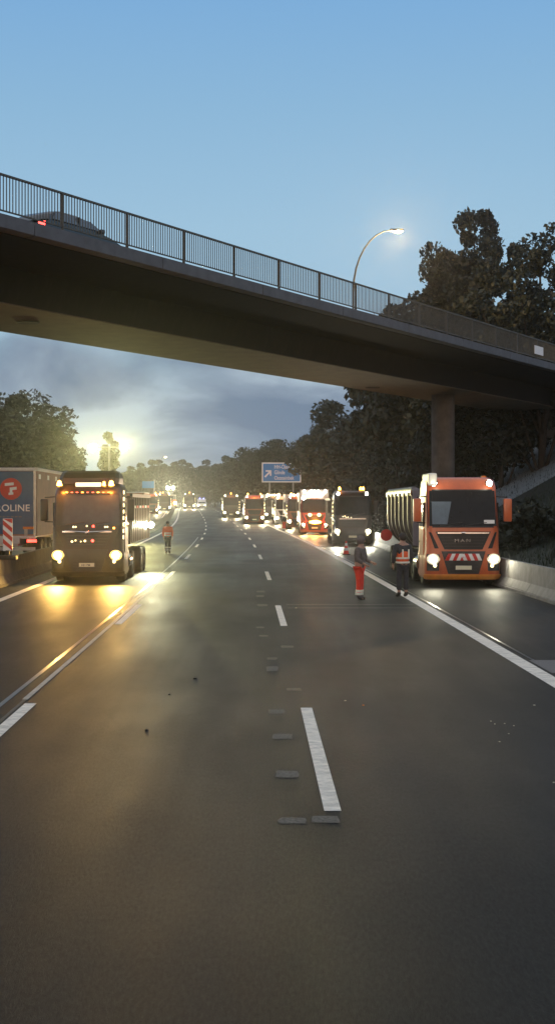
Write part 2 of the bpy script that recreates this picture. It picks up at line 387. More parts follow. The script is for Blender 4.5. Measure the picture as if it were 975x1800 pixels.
# ================================================================== bridge
BU = Vector((.515, .857, 0)).normalized(); BN = Vector((-BU.y, BU.x, 0)); BP = Vector((-7.66, 39.9, 0)); ZD = 11.3
def BR(t, p, z): q = BP + BU * t + BN * p; return Vector((q.x, q.y, z))
T0, T1 = -46, 82
br = empty('road_bridge', BR(46.6, 5.9, 0), label='long dark road bridge with slim railing crossing high above the motorway', cat='bridge')
def bput(o):
    o.parent = br; o.matrix_parent_inverse = Matrix.Translation(br.location).inverted(); return o
def sect(name, poly, m, t0=T0, t1=T1, par=None):
    mb = MB(); mb.loft([[BR(t, p, z) for p, z in poly] for t in (t0, t1)]); o = mb.build(name, m); return bput(o)
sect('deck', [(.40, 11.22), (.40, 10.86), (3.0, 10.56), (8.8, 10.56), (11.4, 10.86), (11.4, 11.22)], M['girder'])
mb = MB(); tj = T0
while tj < T1:
    mb.loft([[BR(tt, p, z) for p, z in [(0, 11.32), (0, 10.92), (.10, 10.88), (.397, 10.88), (.397, 11.32)]] for tt in (tj, min(T1, tj + 6.76))]); tj += 6.8
bput(mb.build('fascia', M['fascia']))
sect('fascia', [(11.8, 11.32), (11.8, 10.92), (11.7, 10.88), (11.403, 10.88), (11.403, 11.32)], M['fascia'])
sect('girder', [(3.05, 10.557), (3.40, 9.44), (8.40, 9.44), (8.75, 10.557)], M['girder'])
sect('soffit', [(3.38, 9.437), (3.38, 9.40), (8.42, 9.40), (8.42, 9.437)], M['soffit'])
for t, p in ((7.9, 5.7), (39.5, 7.2)):
    mb = MB(); mb.tube(BR(t, p, 9.39), BR(t, p, 9.36), .42, .42, 20); bput(mb.build('drain_cover', M['lump']))
for (t, nm) in ((46.6, 'pier'), (-14, 'pier')):
    q = BR(t, 5.9, 0); mb = MB(); mb.tube((q.x, q.y, -.2), (q.x, q.y, 9.39), .70, .70, 32); o = mb.build('pier', mat('pier_concrete', (.12, .105, .09), .8, var=.3, scale=1.5, dirt=.5, bump=.3, bscale=8), smooth=True); bput(o)
mb = MB(); mb.loft([[BR(t, p, z) for p, z in [(-.2, 5.5), (-.2, 10.85), (12, 10.85), (12, 5.5)]] for t in (T1 - .8, T1 + .6)]); bput(mb.build('abutment', M['conc']))
for pp, nm in ((.16, 0), (11.64, 1)):
    rl = MB(); t = T0 + .2
    rl.loft([[BR(tt, p, z) for p, z in [(pp-.04, 12.50), (pp+.04, 12.50), (pp+.04, 12.56), (pp-.04, 12.56)]] for tt in (T0, T1)])
    rl.loft([[BR(tt, p, z) for p, z in [(pp-.025, 11.44), (pp+.025, 11.44), (pp+.025, 11.48), (pp-.025, 11.48)]] for tt in (T0, T1)])
    tt = T0
    while tt < T1:
        a, b, c, d = [BR(tt + k, pp + j, 11.46) for k, j in ((-.012, -.012), (.012, -.012), (.012, .012), (-.012, .012))]
        up = Vector((0, 0, 1.06)); rl.loft([[a, b, c, d], [a + up, b + up, c + up, d + up]], cap=False); tt += .14 if nm == 0 else .28
    ro = bput(rl.build('railing', M['rail']))
    tt = 3.1 - 3.4 * 14
    post0 = None
    while tt < T1:
        if tt > T0:
            mb = MB(); mb.loft([[BR(tt + k, pp + j, zz) for k, j in ((-.034, -.04), (.034, -.04), (.034, .04), (-.034, .04))] for zz in (11.32, 12.53)])
            po = mb.build('post', M['rail']); po.parent = ro
        tt += 3.4
# small plate hung on the railing far right
mb = MB(); c = BR(0, 0, 0)
def on_rail(px): # t along near edge for a pixel column
    k = (px - VX) / F; return (k * BP.y - BP.x) / (BU.x - k * BU.y)
t_ = on_rail(948)
mb.loft([[BR(t_ + a, p, z_) for a, z_ in ((-.75, 11.62), (.75, 11.62), (.75, 12.12), (-.75, 12.12))] for p in (.05, .08)])
o = mb.build('number_plate', M['signw']); o.data.transform(Matrix.Translation(-BR(t_, .06, 11.6))); o.location = BR(t_, .06, 11.6)
tag(o, label='small white plate fixed to the bridge railing at the far right', cat='plate')
# slope paving beneath the bridge end
sp = MB()
def slopeP(x, z): p = LP(x, z); return (p.x, p.y, gz(z) + terrain_h(x, z) + .12)
rings = []
for x in (14.2, 16, 19, 23, 27.5):
    rings.append([slopeP(x, z_) for z_ in (86, 92, 98, 104, 110, 116)])
V = [[sp.bm.verts.new(p) for p in r] for r in rings]
for a, b in zip(V, V[1:]):
    for i in range(len(a) - 1): sp.bm.faces.new((a[i], a[i + 1], b[i + 1], b[i]))
bmesh.ops.solidify(sp.bm, geom=sp.bm.faces[:], thickness=.1)
o = sp.build('slope_paving', M['slab']); tag(o, kind='structure')
# ------------------------------------------------------------------ street lamp on the bridge's far side
def street_lamp(base, h, reach, label, lampm, power, ang=0):
    r = empty('street_lamp', base, ang, label=label, cat='street lamp')
    pts = [Vector((0, 0, 0)), Vector((0, 0, h * .55))]
    for i in range(1, 9):
        a = i / 8 * math.pi / 2; pts.append(Vector((reach * .92 * (1 - math.cos(a)), 0, h * .55 + (h * .45) * math.sin(a))))
    MB().path(pts, lambda i: .075 - .005 * i, 8).build('pole', M['pole'], r, smooth=True)
    e_ = pts[-1]
    hd = MB().box(e_.x - .1, e_.x + .75, -.14, .14, e_.z - .06, e_.z + .09, .04).build('lamp_head', M['grey'], r)
    MB().sphere((e_.x + .42, 0, e_.z - .06), .2, .55, 1.3, .8).build('lamp_glass', lampm, hd, smooth=True)
    point('lamp_light', r, (e_.x + .42, 0, e_.z - .35), power, (1, .62, .22), .15)
    return r
p = BR(45.4, 11.45, ZD); street_lamp(p, 8.6, 2.6, 'curved grey street lamp glowing yellow above the bridge railing', M['street'], 4000)
# ================================================================== people
def skinmesh(name, joints, edges, m, parent, sub=2, extra=None):
    me = bpy.data.meshes.new('t'); me.from_pydata([j[0] for j in joints], edges, [])
    o = bpy.data.objects.new('t', me); COL.objects.link(o)
    md = o.modifiers.new('s', 'SKIN'); md.use_smooth_shade = True
    sv = me.skin_vertices[0].data
    for i, j in enumerate(joints):
        rr = j[1]; sv[i].radius = (rr, rr) if not isinstance(rr, tuple) else rr
        sv[i].use_root = (i == 0)
    s2 = o.modifiers.new('u', 'SUBSURF'); s2.levels = sub; s2.render_levels = sub
    me2 = bpy.data.meshes.new_from_object(o.evaluated_get(bpy.context.evaluated_depsgraph_get()))
    bpy.data.objects.remove(o)
    me2.materials.clear(); me2.materials.append(m)
    r = bpy.data.objects.new(name, me2); COL.objects.link(r); r.parent = parent
    return r
def person(loc, rz, H, label, pose, jacket, trousers, vest=None, bands=(), legband=None, cap=None, hood=False, group=None):
    """pose: dict of joints in units of height; faces local -Y"""
    r = empty('person', loc, rz, label=label, cat='person', group=group)
    P = {k: Vector(v) * H for k, v in pose.items()}
    def J(k, rad): return (P[k], rad * H)
    jn = [J('pelvis', .085), J('waist', .072), J('chest', .088), J('neck', .034), J('skull', .055), J('crown', .042),
          J('hipL', .058), J('kneeL', .036), J('ankL', .024), J('toeL', .022), J('hipR', .058), J('kneeR', .036), J('ankR', .024), J('toeR', .022),
          J('shL', .044), J('elL', .027), J('wrL', .018), J('shR', .044), J('elR', .027), J('wrR', .018)]
    ed = [(0,1),(1,2),(2,3),(3,4),(4,5),(0,6),(6,7),(7,8),(8,9),(0,10),(10,11),(11,12),(12,13),(2,14),(14,15),(15,16),(2,17),(17,18),(18,19)]
    body = skinmesh('body', jn, ed, M['skin'], r)
    # hands with five fingers, nose, ears joined into the body mesh
    bm = bmesh.new(); bm.from_mesh(body.data); h = MB(); h.bm = bm
    for sd, k in (('L', -1), ('R', 1)):
        wv = P['wr' + sd]; d = (wv - P['el' + sd]).normalized(); side = Vector((0, -1, 0)).cross(d).normalized() if abs(d.y) < .9 else Vector((1, 0, 0))
        fwd = side.cross(d).normalized()
        pl = wv + d * .05 * H
        h.tube(wv - d * .01 * H, pl, .015 * H, .019 * H, 8)
        for i, ln in enumerate((.034, .040, .038, .030)):
            b0 = pl + fwd * (i - 1.5) * .0095 * H
            b1 = b0 + d * ln * .5 * H - side * k * .004 * H; b2 = b1 + d * ln * .45 * H - side * k * .012 * H
            h.tube(b0 - d * .008 * H, b1, .0052 * H, .0048 * H, 6); h.tube(b1, b2, .0048 * H, .004 * H, 6)
        t0 = wv + d * .02 * H + fwd * .016 * H; h.tube(t0, t0 + d * .028 * H + fwd * .016 * H, .006 * H, .0045 * H, 6)
    hd = P['skull']; f = (P['face'] - P['skull']).normalized() if 'face' in P else Vector((0, -1, 0)); sdv = f.cross(Vector((0, 0, 1))).normalized()
    h.tube(hd + f * .052 * H + Vector((0, 0, .006 * H)), hd + f * .066 * H - Vector((0, 0, .010 * H)), .004 * H, .009 * H, 6)
    for k in (-1, 1): h.sphere(hd + sdv * k * .050 * H, .013 * H, 1.3, .6, .8, 6)
    bm.to_mesh(body.data); bm.free(); body.data.polygons.foreach_set('use_smooth', [True] * len(body.data.polygons))
    # clothing
    P['hem'] = P['pelvis'] - Vector((0, 0, .05 * H)); jk = [J('hem', .088), J('waist', .084), J('chest', .098), J('collar', .05), J('shL', .052), J('elL', .038), J('cuL', .028), J('shR', .052), J('elR', .038), J('cuR', .028)]
    P_ = P
    skinmesh('jacket', jk, [(0,1),(1,2),(2,3),(2,4),(4,5),(5,6),(2,7),(7,8),(8,9)], jacket, r)
    skinmesh('trousers', [J('pelvis', .070), J('hipL', .058), J('kneeL', .048), J('shinL', .042), J('hipR', .058), J('kneeR', .048), J('shinR', .042)],
             [(0,1),(1,2),(2,3),(0,4),(4,5),(5,6)], trousers, r)
    for sd in 'LR':
        skinmesh('boot', [J('shin' + sd, .034), J('ank' + sd, .036), J('toe' + sd, .026)], [(0,1),(1,2)], M['boot'], r, 1)
        if legband:
            a, b = P['knee' + sd], P['shin' + sd]
            for u in legband:
                c_ = a.lerp(b, u); dd = (b - a).normalized(); MB().tube(c_ - dd * .018 * H, c_ + dd * .018 * H, .050 * H, .048 * H, 14).build('leg_band', M['tape'], r, smooth=True)
    if vest:
        v = skinmesh('vest', [J('pelvis', .112), J('waist', .110), J('chest', .122)], [(0,1),(1,2)], vest, r)
        for u in bands:
            c_ = P['pelvis'].lerp(P['chest'], u); dd = (P['chest'] - P['pelvis']).normalized()
            mb = MB(); mb.tube(c_ - dd * .014 * H, c_ + dd * .014 * H, .108 * H, .110 * H, 20)
            o = mb.build('reflective_band', M['tape'], v, smooth=True)
        for k in (-1, 1):
            mb = MB(); a = P['waist'] + Vector((k * .05 * H, .112 * H, 0)); b = P['collar'] + Vector((k * .05 * H, .05 * H, .0))
            mb.tube(a, P['chest'] + Vector((k * .05 * H, .112 * H, .01 * H)), .012 * H, .012 * H, 6); mb.build('reflective_strap', M['tape'], v)
    top = P['skull'] + Vector((0, 0, .012 * H))
    if hood: MB().sphere(top - f * .012 * H, .068 * H, 1.2, 1, 1.02, 16).build('hood', jacket, r, smooth=True)
    else: MB().sphere(top - f * .010 * H, .058 * H, 1.12, .98, 1.05, 14).build('hair', M['hair'], r, smooth=True)
    if cap:
        mb = MB(); mb.sphere(top + Vector((0, 0, .014 * H)), .060 * H, .85, 1, 1.05, 14); mb.tube(top + f * .04 * H + Vector((0, 0, .012 * H)), top + f * .10 * H + Vector((0, 0, .004 * H)), .03 * H, .02 * H, 8)
        mb.build('cap', cap, r, smooth=True)
    return r
def stand(lean=0, legs=.05, armL=(0, 0), armR=(0, 0), step=0, bend=.0, facex=0):
    p = dict(pelvis=(0, 0, .52), waist=(0, -lean * .3, .62), chest=(0, -lean * .7, .74), collar=(0, -lean * .9, .825), neck=(0, -lean, .85),
             skull=(0, -lean * 1.15, .925), crown=(0, -lean * 1.15, .955), face=(facex, -lean * 1.15 - 1, .9),
             hipL=(-.05, 0, .48), kneeL=(-legs, -step * .5 - .012, .27), shinL=(-legs, -step * .8, .10), ankL=(-legs, -step, .045), toeL=(-legs - .012, -step - .085, .026),
             hipR=(.05, 0, .48), kneeR=(legs, step * .5 - .012, .27), shinR=(legs, step * .8, .10), ankR=(legs, step, .045), toeR=(legs + .012, step - .085, .026),
             shL=(-.115, -lean * .8, .79), elL=(-.145 - armL[0], -lean * .6 + .01 - armL[1] * .3, .63), wrL=(-.13 - armL[0], -lean * .5 - .03 - armL[1], .49 + armL[1] * .8),
             shR=(.115, -lean * .8, .79), elR=(.145 + armR[0], -lean * .6 + .01 - armR[1] * .3, .63), wrR=(.13 + armR[0], -lean * .5 - .03 - armR[1], .49 + armR[1] * .8))
    for s_ in 'LR':
        e_, w_ = Vector(p['el' + s_]), Vector(p['wr' + s_]); p['cu' + s_] = tuple(e_.lerp(w_, .85))
    return p
# ================================================================== vehicles
class Cab:
    """cab surface: halfwidth, front y, corner radius as functions of height; front faces -Y, front plane near y=0"""
    def __init__(s, prof): s.p = prof
    def at(s, z):
        p = s.p
        if z <= p[0][0]: return p[0]
        for a, b in zip(p, p[1:]):
            if z <= b[0]:
                t = (z - a[0]) / (b[0] - a[0]); return tuple(a[i] + (b[i] - a[i]) * t for i in range(len(a)))
        return p[-1]
    def F(s, x, z, off=0):
        _, hw, yf, yb, r = s.at(z); ax = min(abs(x), hw); y = yf; sx = 0; n = 0
        if ax > hw - r:
            q = (ax - (hw - r)) / r; q = min(q, .9999); y = yf + r * (1 - math.sqrt(1 - q * q)); n = q
        y += .05 * (ax / hw) ** 2
        return Vector((math.copysign(ax + off * n, x), y - off * math.sqrt(1 - n * n * .8), z))
    def body(s, mb):
        rings = []
        for (z, hw, yf, yb, r) in s.p:
            pts = []
            for i in range(25):
                a = -math.pi / 2 + math.pi * i / 24; x = hw * math.sin(a)
                pts.append(s.F(x, z))
            pts += [Vector((hw, yf + (yb - yf) * .5, z)), Vector((hw - .02, yb, z)), Vector((-hw + .02, yb, z)), Vector((-hw, yf + (yb - yf) * .5, z))]
            rings.append(pts)
        mb.loft(rings)
    def panel(s, mb, z0, z1, x0, x1, off=.02, nz=6, nx=14):
        """x0, x1 functions of t (0 bottom..1 top) or numbers; sheet at off with edges returning into the cab"""
        g0 = []; fx = lambda v, t: v(t) if callable(v) else v
        for j in range(nz + 1):
            t = j / nz; z = z0 + (z1 - z0) * t; row = []
            for i in range(nx + 1):
                x = fx(x0, t) + (fx(x1, t) - fx(x0, t)) * i / nx; row.append((x, z))
            g0.append(row)
        A = [[mb.bm.verts.new(s.F(x, z, off)) for x, z in r] for r in g0]; B = [[mb.bm.verts.new(s.F(x, z, -.015)) for x, z in r] for r in g0]
        for j in range(nz):
            for i in range(nx): mb.bm.faces.new((A[j][i], A[j][i+1], A[j+1][i+1], A[j+1][i]))
        for j in range(nz):
            for k in (0, nx): mb.bm.faces.new((A[j][k], A[j+1][k], B[j+1][k], B[j][k]))
        for i in range(nx):
            for k in (0, nz): mb.bm.faces.new((A[k][i], A[k][i+1], B[k][i+1], B[k][i]))
def wheel(par, x, y, r=.5, wd=.3, dual=False):
    s = 1 if x > 0 else -1
    x1 = x; x0 = x - s * (wd * (2.1 if dual else 1))
    e_ = empty('wheel', (0, 0, 0)); e_.parent = par
    mb = MB(); prof = [(x0, .55), (x0, .93), (x0 + s * .04, 1), (x1 - s * .04, 1), (x1, .93), (x1, .55)]
    rings = [[Vector((px_, y + math.cos(a) * rr * r, r + math.sin(a) * rr * r)) for a in [2 * math.pi * i / 24 for i in range(24)]] for px_, rr in prof]
    mb.loft(rings, cap=False).build('tyre', M['rubber'], e_, smooth=True)
    mb = MB(); prof = [(x1 - s * .03, .56), (x1 - s * .05, .50), (x1 - s * .12, .42), (x1 - s * .10, .2), (x1 - s * .02, .17), (x1 - s * .01, .06)]
    rings = [[Vector((px_, y + math.cos(a) * rr * r, r + math.sin(a) * rr * r)) for a in [2 * math.pi * i / 20 for i in range(20)]] for px_, rr in prof]
    mb.loft(rings, cap=True).build('rim', M['rim'], e_, smooth=True)
def lamp(par, name, c, r, m, rim=None, y=-.02, flat=1.0):
    MB().sphere((c[0], c[1], c[2]), r, flat, 1, .35, 14).build(name, m, par, smooth=True)
def truck(loc, label, paint, H=3.5, top='lamps', body='dump', headm='hw', power=0, lcol=(1, .93, .75), beacons=(), detail=2, group=None, rz=0,
          lettersc=None, stripe=False, bumper=None, lower=None, blen=6.5, bodym=None, cabname='cab', ext=None, kind='tipper truck', headz=.86, name='tipper_truck', grillem=None, led=None):
    r = empty(name, loc, rz, label=label, cat=kind, group=group)
    W = 1.24
    prof = [(.22, W - .06, .10, 2.2, .30), (.36, W, .0, 2.2, .32), (1.0, W, -.02, 2.2, .30), (1.12, W - .03, .0, 2.25, .30), (1.95, W - .04, .05, 2.25, .28),
            (2.9, W - .07, .24, 2.25, .26), (H - .30, W - .09, .30, 2.25, .26), (H - .10, W - .13, .42, 2.25, .28), (H, W - .25, .62, 2.1, .35)]
    C = Cab(prof); mb = MB(); C.body(mb); cab = mb.build(cabname, paint, r, smooth=True)
    # windscreen with rubber surround, visor
    zt = min(3.14, H - .40)
    mb = MB(); C.panel(mb, 1.93, zt + .04, -W + .10, W - .10, .008); mb.build('windscreen_seal', M['black'], r, smooth=True)
    mb = MB(); C.panel(mb, 1.98, zt, lambda t: -W + .15 + .03 * t, lambda t: W - .15 - .03 * t, .02); ws = mb.build('windscreen', M['glass'], r, smooth=True)
    if detail > 1:
        for xx, rot in ((-.75, 1), (.05, 1)):
            mb = MB(); a = C.F(xx, 1.99, .03); b = C.F(xx + .72, 2.10, .04); mb.path([a, b], .012, 6); mb.build('wiper', M['black'], r)
    # grille
    gm = grillem or M['black']
    mb = MB(); C.panel(mb, 1.22, 1.80, lambda t: -.62 - .28 * t, lambda t: .62 + .28 * t, .025); gr = mb.build('grille', gm, r, smooth=True)
    if detail > 1:
        for q in (1.30, 1.40, 1.50, 1.60):
            mb = MB(); k = (q - 1.22) / .58; C.panel(mb, q, q + .028, -.56 - .27 * k, .56 + .27 * k, .042, 1, 10); mb.build('grille_bar', M['dark'], gr)
        mb = MB(); C.panel(mb, 1.735, 1.775, -.84, .84, .05, 1, 12); mb.build('chrome_strip', M['chrome'], gr)
        for k in (-1, 1):
            mb = MB(); C.panel(mb, 1.25, 1.78, (lambda t: k * (.80 + .24 * t)), (lambda t: k * (.94 + .16 * t)), .018, 4, 3); mb.build('air_intake', M['black'], r)
    # lower bumper
    bm_ = bumper or paint
    mb = MB(); C.panel(mb, .24, .40, -W + .02, W - .02, .05, 3, 18); bu = mb.build('bumper', bm_, r, smooth=True)
    mb = MB(); C.panel(mb, .42, 1.16, lambda t: -.50 - .22 * t, lambda t: .50 + .22 * t, .022); mb.build('lower_grille', lower or M['dark'], r, smooth=True)
    if detail > 1:
        for q in (.50, .60, .70):
            mb = MB(); C.panel(mb, q, q + .03, -.46, .46, .036, 1, 8); mb.build('lower_grille_bar', M['black'], r)
    mb = MB(); C.panel(mb, .56, .69, -.26, .26, .05, 1, 4); mb.build('number_plate', M['plate'], r)
    if stripe:
        for i in range(10):
            x0 = -.60 + i * .12; s_ = 1 if i < 5 else -1
            mb = MB(); C.panel(mb, .86, 1.08, (lambda t, x0=x0, s_=s_: max(-.6, min(.6, x0 + s_ * .10 * t))), (lambda t, x0=x0, s_=s_: max(-.6, min(.6, x0 + .12 + s_ * .10 * t))), .05, 2, 2)
            mb.build('warning_stripe', M['rred'] if i % 2 == 0 else M['rwhite'], r)
    # headlights
    for k in (-1, 1):
        mb = MB(); C.panel(mb, .52, 1.06, (lambda t: k * (.80 - .02 * t)) if k > 0 else (lambda t: -1.16), (lambda t: 1.16) if k > 0 else (lambda t: -.80 + .02 * t), .03, 4, 5)
        hh = mb.build('headlight', M['dark'], r, smooth=True)
        c = C.F(k * .98, headz, .05); lamp(hh, 'lamp_lens', c, .12 if detail > 1 else .15, M[headm])
        if detail > 1: c2 = C.F(k * .98, headz, .025); MB().sphere(c2, .20, .9, 1.1, .2, 18).build('lens_halo', M['halo_' + headm[1:2]] if headm in ('hl', 'hw') else M['dark'], hh, smooth=True)  # disc added behind the lens, its glow stands for the lamp's halo
        
        if detail > 1:
            c = C.F(k * .93, headz - .21, .045); lamp(hh, 'fog_lens', c, .06, M['marker'])
        if power: spot('headlight_beam', r, (k * .98, -.22, headz), power, lcol, 120, 3)
    # mirrors
    for k in (-1, 1):
        mb = MB(); x = k * (W + .24); mb.box(x - .13, x + .13, .12, .34, 2.12, 2.88, .05); mi = mb.build('mirror', ext or M['black'], r, smooth=True)
        MB().box(x - .10, x + .10, .342, .352, 2.17, 2.83).build('mirror_glass', M['chrome'], mi)
        MB().path([(k * (W - .08), .5, 2.95), (x, .3, 2.92)], .02, 6).build('mirror_arm', M['black'], mi)
        MB().path([(k * (W - .04), .5, 2.08), (x, .3, 2.10)], .02, 6).build('mirror_arm', M['black'], mi)
        # door and side window
        mb = MB(); mb.box(k * (W - .06), k * (W + .012), .62, 1.62, 1.95, 2.75, .02); dr = mb.build('side_window', M['glass'], r)
        mb = MB(); mb.box(k * (W - .05), k * (W + .008), .58, 1.68, 1.0, 1.90, .02); dr = mb.build('door', paint, r)
        MB().box(k * (W + .01), k * (W + .03), 1.45, 1.6, 1.42, 1.47).build('handle', M['black'], dr)
        MB().box(k * (W - .25), k * (W - .01), .35, .62, .42, .5).box(k * (W - .25), k * (W - .01), .30, .60, .72, .78).build('step', M['steel'], r)
    # chassis, wheels
    MB().box(-.45, .45, .6, 2.3 + blen, .55, .95).box(-.9, .9, .3, .9, .3, .7).build('chassis', M['dark'], r)
    for k in (-1, 1):
        MB().tube((k * .95, 2.5, .65), (k * .95, 3.5, .65), .30, .30, 18).build('fuel_tank', M['alu'], r, smooth=True)
        wheel(r, k * 1.2, 1.35)
        for yy in ((3.9, 2.3 + blen - 2.9, 2.3 + blen - 1.6) if body != 'none' else ()):
            wheel(r, k * 1.22, yy, dual=True)
        mb = MB(); mb.loft([[Vector((k * (W - .32), 1.35 + math.cos(a) * .62, .50 + math.sin(a) * .62)) for a in [math.pi * i / 10 for i in range(11)]],
                            [Vector((k * (W + .005), 1.35 + math.cos(a) * .62, .50 + math.sin(a) * .62)) for a in [math.pi * i / 10 for i in range(11)]]], cap=False, closed=False)
        mb.build('mudguard', M['black'], r)
    # body
    y0, y1 = (4.1 if body == 'round' else 2.55), 2.4 + blen
    if body == 'round':
        def U(y, grow=0):
            pts = [Vector((-1.22 - grow, y, 3.1))]
            for i in range(17):
                a = math.pi + math.pi * i / 16; pts.append(Vector(((1.22 + grow) * math.copysign(abs(math.cos(a)) ** .7, math.cos(a)), y, 2.15 + (1.08 + grow) * math.sin(a))))
            pts.append(Vector((1.22 + grow, y, 3.1))); return pts
        MB().loft([U(y0), U(y1)]).build('tipper_body', M['alu'], r, smooth=True)
        q = y0 + .5
        while q < y1: MB().loft([U(q, .09), U(q + .24, .09)]).build('body_rib', M['ribm'], r, smooth=True); q += 1.5
        for k in (-1, 1): MB().box(k * 1.21 - .06, k * 1.21 + .06, y0, y1, 3.0, 3.18).build('top_rail', M['alu'], r)
        mb = MB(); mb.box(-1.2, 1.2, y0 - .12, y0 - .02, 1.2, 3.25, .04); mb.build('headboard', M['grey'], r)
        mb = MB(); mb.tube((-1.1, y0 + .2, 3.2), (-1.1, y1 - .2, 3.2), .13, .13, 12).build('rolled_tarpaulin', M['grey'], r, smooth=True)
    elif body == 'dump':
        m_ = bodym or M['dark']
        mb = MB(); mb.box(-1.24, 1.24, y0, y1, 1.25, 3.0, .04); mb.build('tipper_body', m_, r)
        q = y0 + .3
        while q < y1 and detail > 1:
            for k in (-1, 1): MB().box(k * 1.268 - .032, k * 1.268 + .032, q, q + .1, 1.3, 2.95).build('body_rib', m_, r)
            q += .75
        for k in (-1, 1): MB().box(k * 1.27 - .05, k * 1.27 + .05, y0 - .02, y1, 2.96, 3.08).build('top_rail', m_, r)
    elif body == 'box':
        MB().box(-1.26, 1.26, y0, y1, 1.1, 3.7, .04).build('box_body', bodym or M['canvas'], r)
        MB().box(-1.28, 1.28, y0 - .02, y1 + .02, 3.62, 3.72).build('roof_edge', M['cream'], r)
    elif body == 'none': pass
    # roof lights
    if top == 'lamps':
        for k in (-1, 1):
            c = C.F(k * .90, H - .20, .03); MB().box(c.x - .12, c.x + .12, c.y - .02, c.y + .10, c.z - .09, c.z + .09, .03).build('lamp_housing', M['black'], r); lamp(r, 'roof_lamp', c, .105, M['hw' if detail > 1 else 'hlx'])
    for (bx, bz, mname) in beacons:
        MB().tube((bx, .7, bz - .12), (bx, .7, bz - .06), .09, .09, 12).build('beacon_base', M['black'], r)
        MB().tube((bx, .7, bz - .06), (bx, .7, bz + .08), .08, .06, 12).sphere((bx, .7, bz + .08), .06).build('beacon', M[mname], r, smooth=True)
    return r, C
HSH = 'trucks waiting on the right shoulder'
# ---- near orange tipper
X0 = PX(817, 0, 44).x
t1, C1 = truck((X0 - .06, 44, 0), 'orange tipper truck with silver half-round body parked on the right shoulder', M['orange'], H=3.58, body='round', power=110, headm='hw',
    stripe=True, blen=11.0, ext=M['orange'], bumper=mat('bumper_orange_lit', (.85, .36, .06), .35, coat=.3, dirt=.2), group=HSH, lcol=(1, .93, .66), headz=.90)  # bumper orange lightened: headlamp light put into its colour
MB().tube((-.92, .95, 3.5), (-.92, .95, 3.64), .09, .08, 12).build('beacon', M['amberp'], t1, smooth=True)
MB().tube((.82, .95, 3.5), (.82, .95, 3.64), .09, .08, 12).build('beacon', M['amberp'], t1, smooth=True)
for k in (-1, 1): point('roof_lamp_light', t1, (k * .9, -.12, 3.4), 8, (1, .95, .7), .08)
lettering('badge_letters', 'MAN', M['chrome'], t1, C1.F(-.30, 1.46, .055) , .15, ext=.006, spacing=1.5, sx=1.3)
MB().sphere(C1.F(0, 1.76, .06), .05, .6, 1.6, .3, 10).build('emblem', M['chrome'], t1)
mb = MB(); C1.panel(mb, 2.06, 2.18, .68, 1.02, .032, 1, 3); mb.build('windscreen_plate', M['rwhite'], t1)
MB().box(-1.10, -.82, .3, 2.0, 3.3, 3.72, .06).build('air_deflector', M['cream'], t1)
mb = MB(); C1.panel(mb, 2.04, 2.78, lambda t: -1.0, lambda t: -.52 + .15 * t, .026, 4, 5); mb.build('curtain', M['seat'], t1, smooth=True)
MB().tube((-1.42, 11.6, 1.42), (-1.42, 11.63, 1.42), .24, .24, 24).build('warning_disc', M['rred'], t1)
MB().tube((-1.42, 11.63, 1.42), (-1.2, 11.9, 1.42), .02, .02, 8).build('disc_bracket', M['steel'], t1)
for yy in (6.2, 7.5, 8.8):
    for k in (-1, 1): wheel(t1, k * 1.22, yy, dual=True)
# ---- left dark truck
X1 = PX(153, 0, 46).x
t2, C2 = truck((X1, 46, 0), 'dark brown tipper truck with yellow headlights and orange roof beacons on the left', M['brown'], H=3.42, top=None, body='dump', power=1250, headm='hl',
    lcol=(1, .56, .13), blen=8.2, kind='tipper truck', beacons=(), headz=.95, bumper=M['brown'])
mb = MB(); rr_ = []
for z_, hw_, yf_, yb_ in ((3.40, 1.02, .55, 2.1), (3.6, 1.03, .62, 2.1), (3.78, .99, .85, 2.1), (3.86, .90, 1.05, 2.0)):
    rr_.append([Vector((x_, y_, z_)) for x_, y_ in ((-hw_, yf_ + .12), (-hw_ + .12, yf_), (hw_ - .12, yf_), (hw_, yf_ + .12), (hw_, yb_), (-hw_, yb_))])
mb.loft(rr_).build('roof_spoiler', M['brown'], t2)
MB().box(-.44, .44, .38, .50, 3.30, 3.44, .02).build('roof_sign_light', M['panel'], t2)
for bx, mm in ((-.98, 'amberb'), (.55, 'amber'), (.80, 'amberb')):
    bb = MB().tube((bx, .30, 3.28), (bx, .30, 3.33), .11, .11, 12).build('beacon_base', M['black'], t2)
    MB().tube((bx, .30, 3.33), (bx, .30, 3.44), .10 if mm != 'amber' else .06, .07 if mm != 'amber' else .04, 12).sphere((bx, .30, 3.44), .07 if mm != 'amber' else .04).build('beacon', M[mm], t2, smooth=True)
    point('beacon_light', t2, (bx, .0, 3.36), 75 if mm != 'amber' else 25, (1, .28, .03), .08)
mb = MB(); C2.panel(mb, 3.06, 3.13, -.75, .75, .07, 1, 10); mb.build('visor', M['black'], t2)
for i in range(9):
    x_ = -.72 + .18 * i; c = C2.F(x_, 3.10, .085); MB().box(c.x - .035, c.x + .035, c.y - .01, c.y + .01, c.z - .012, c.z + .012).build('visor_light', M['redl'] if i % 3 else M['amber'], t2)
for c_ in t2.children:
    if c_.name.startswith('windscreen') and 'seal' not in c_.name: c_.data.materials[0] = mat('hazy_glass', (.05, .055, .06), .25, spec=.6)
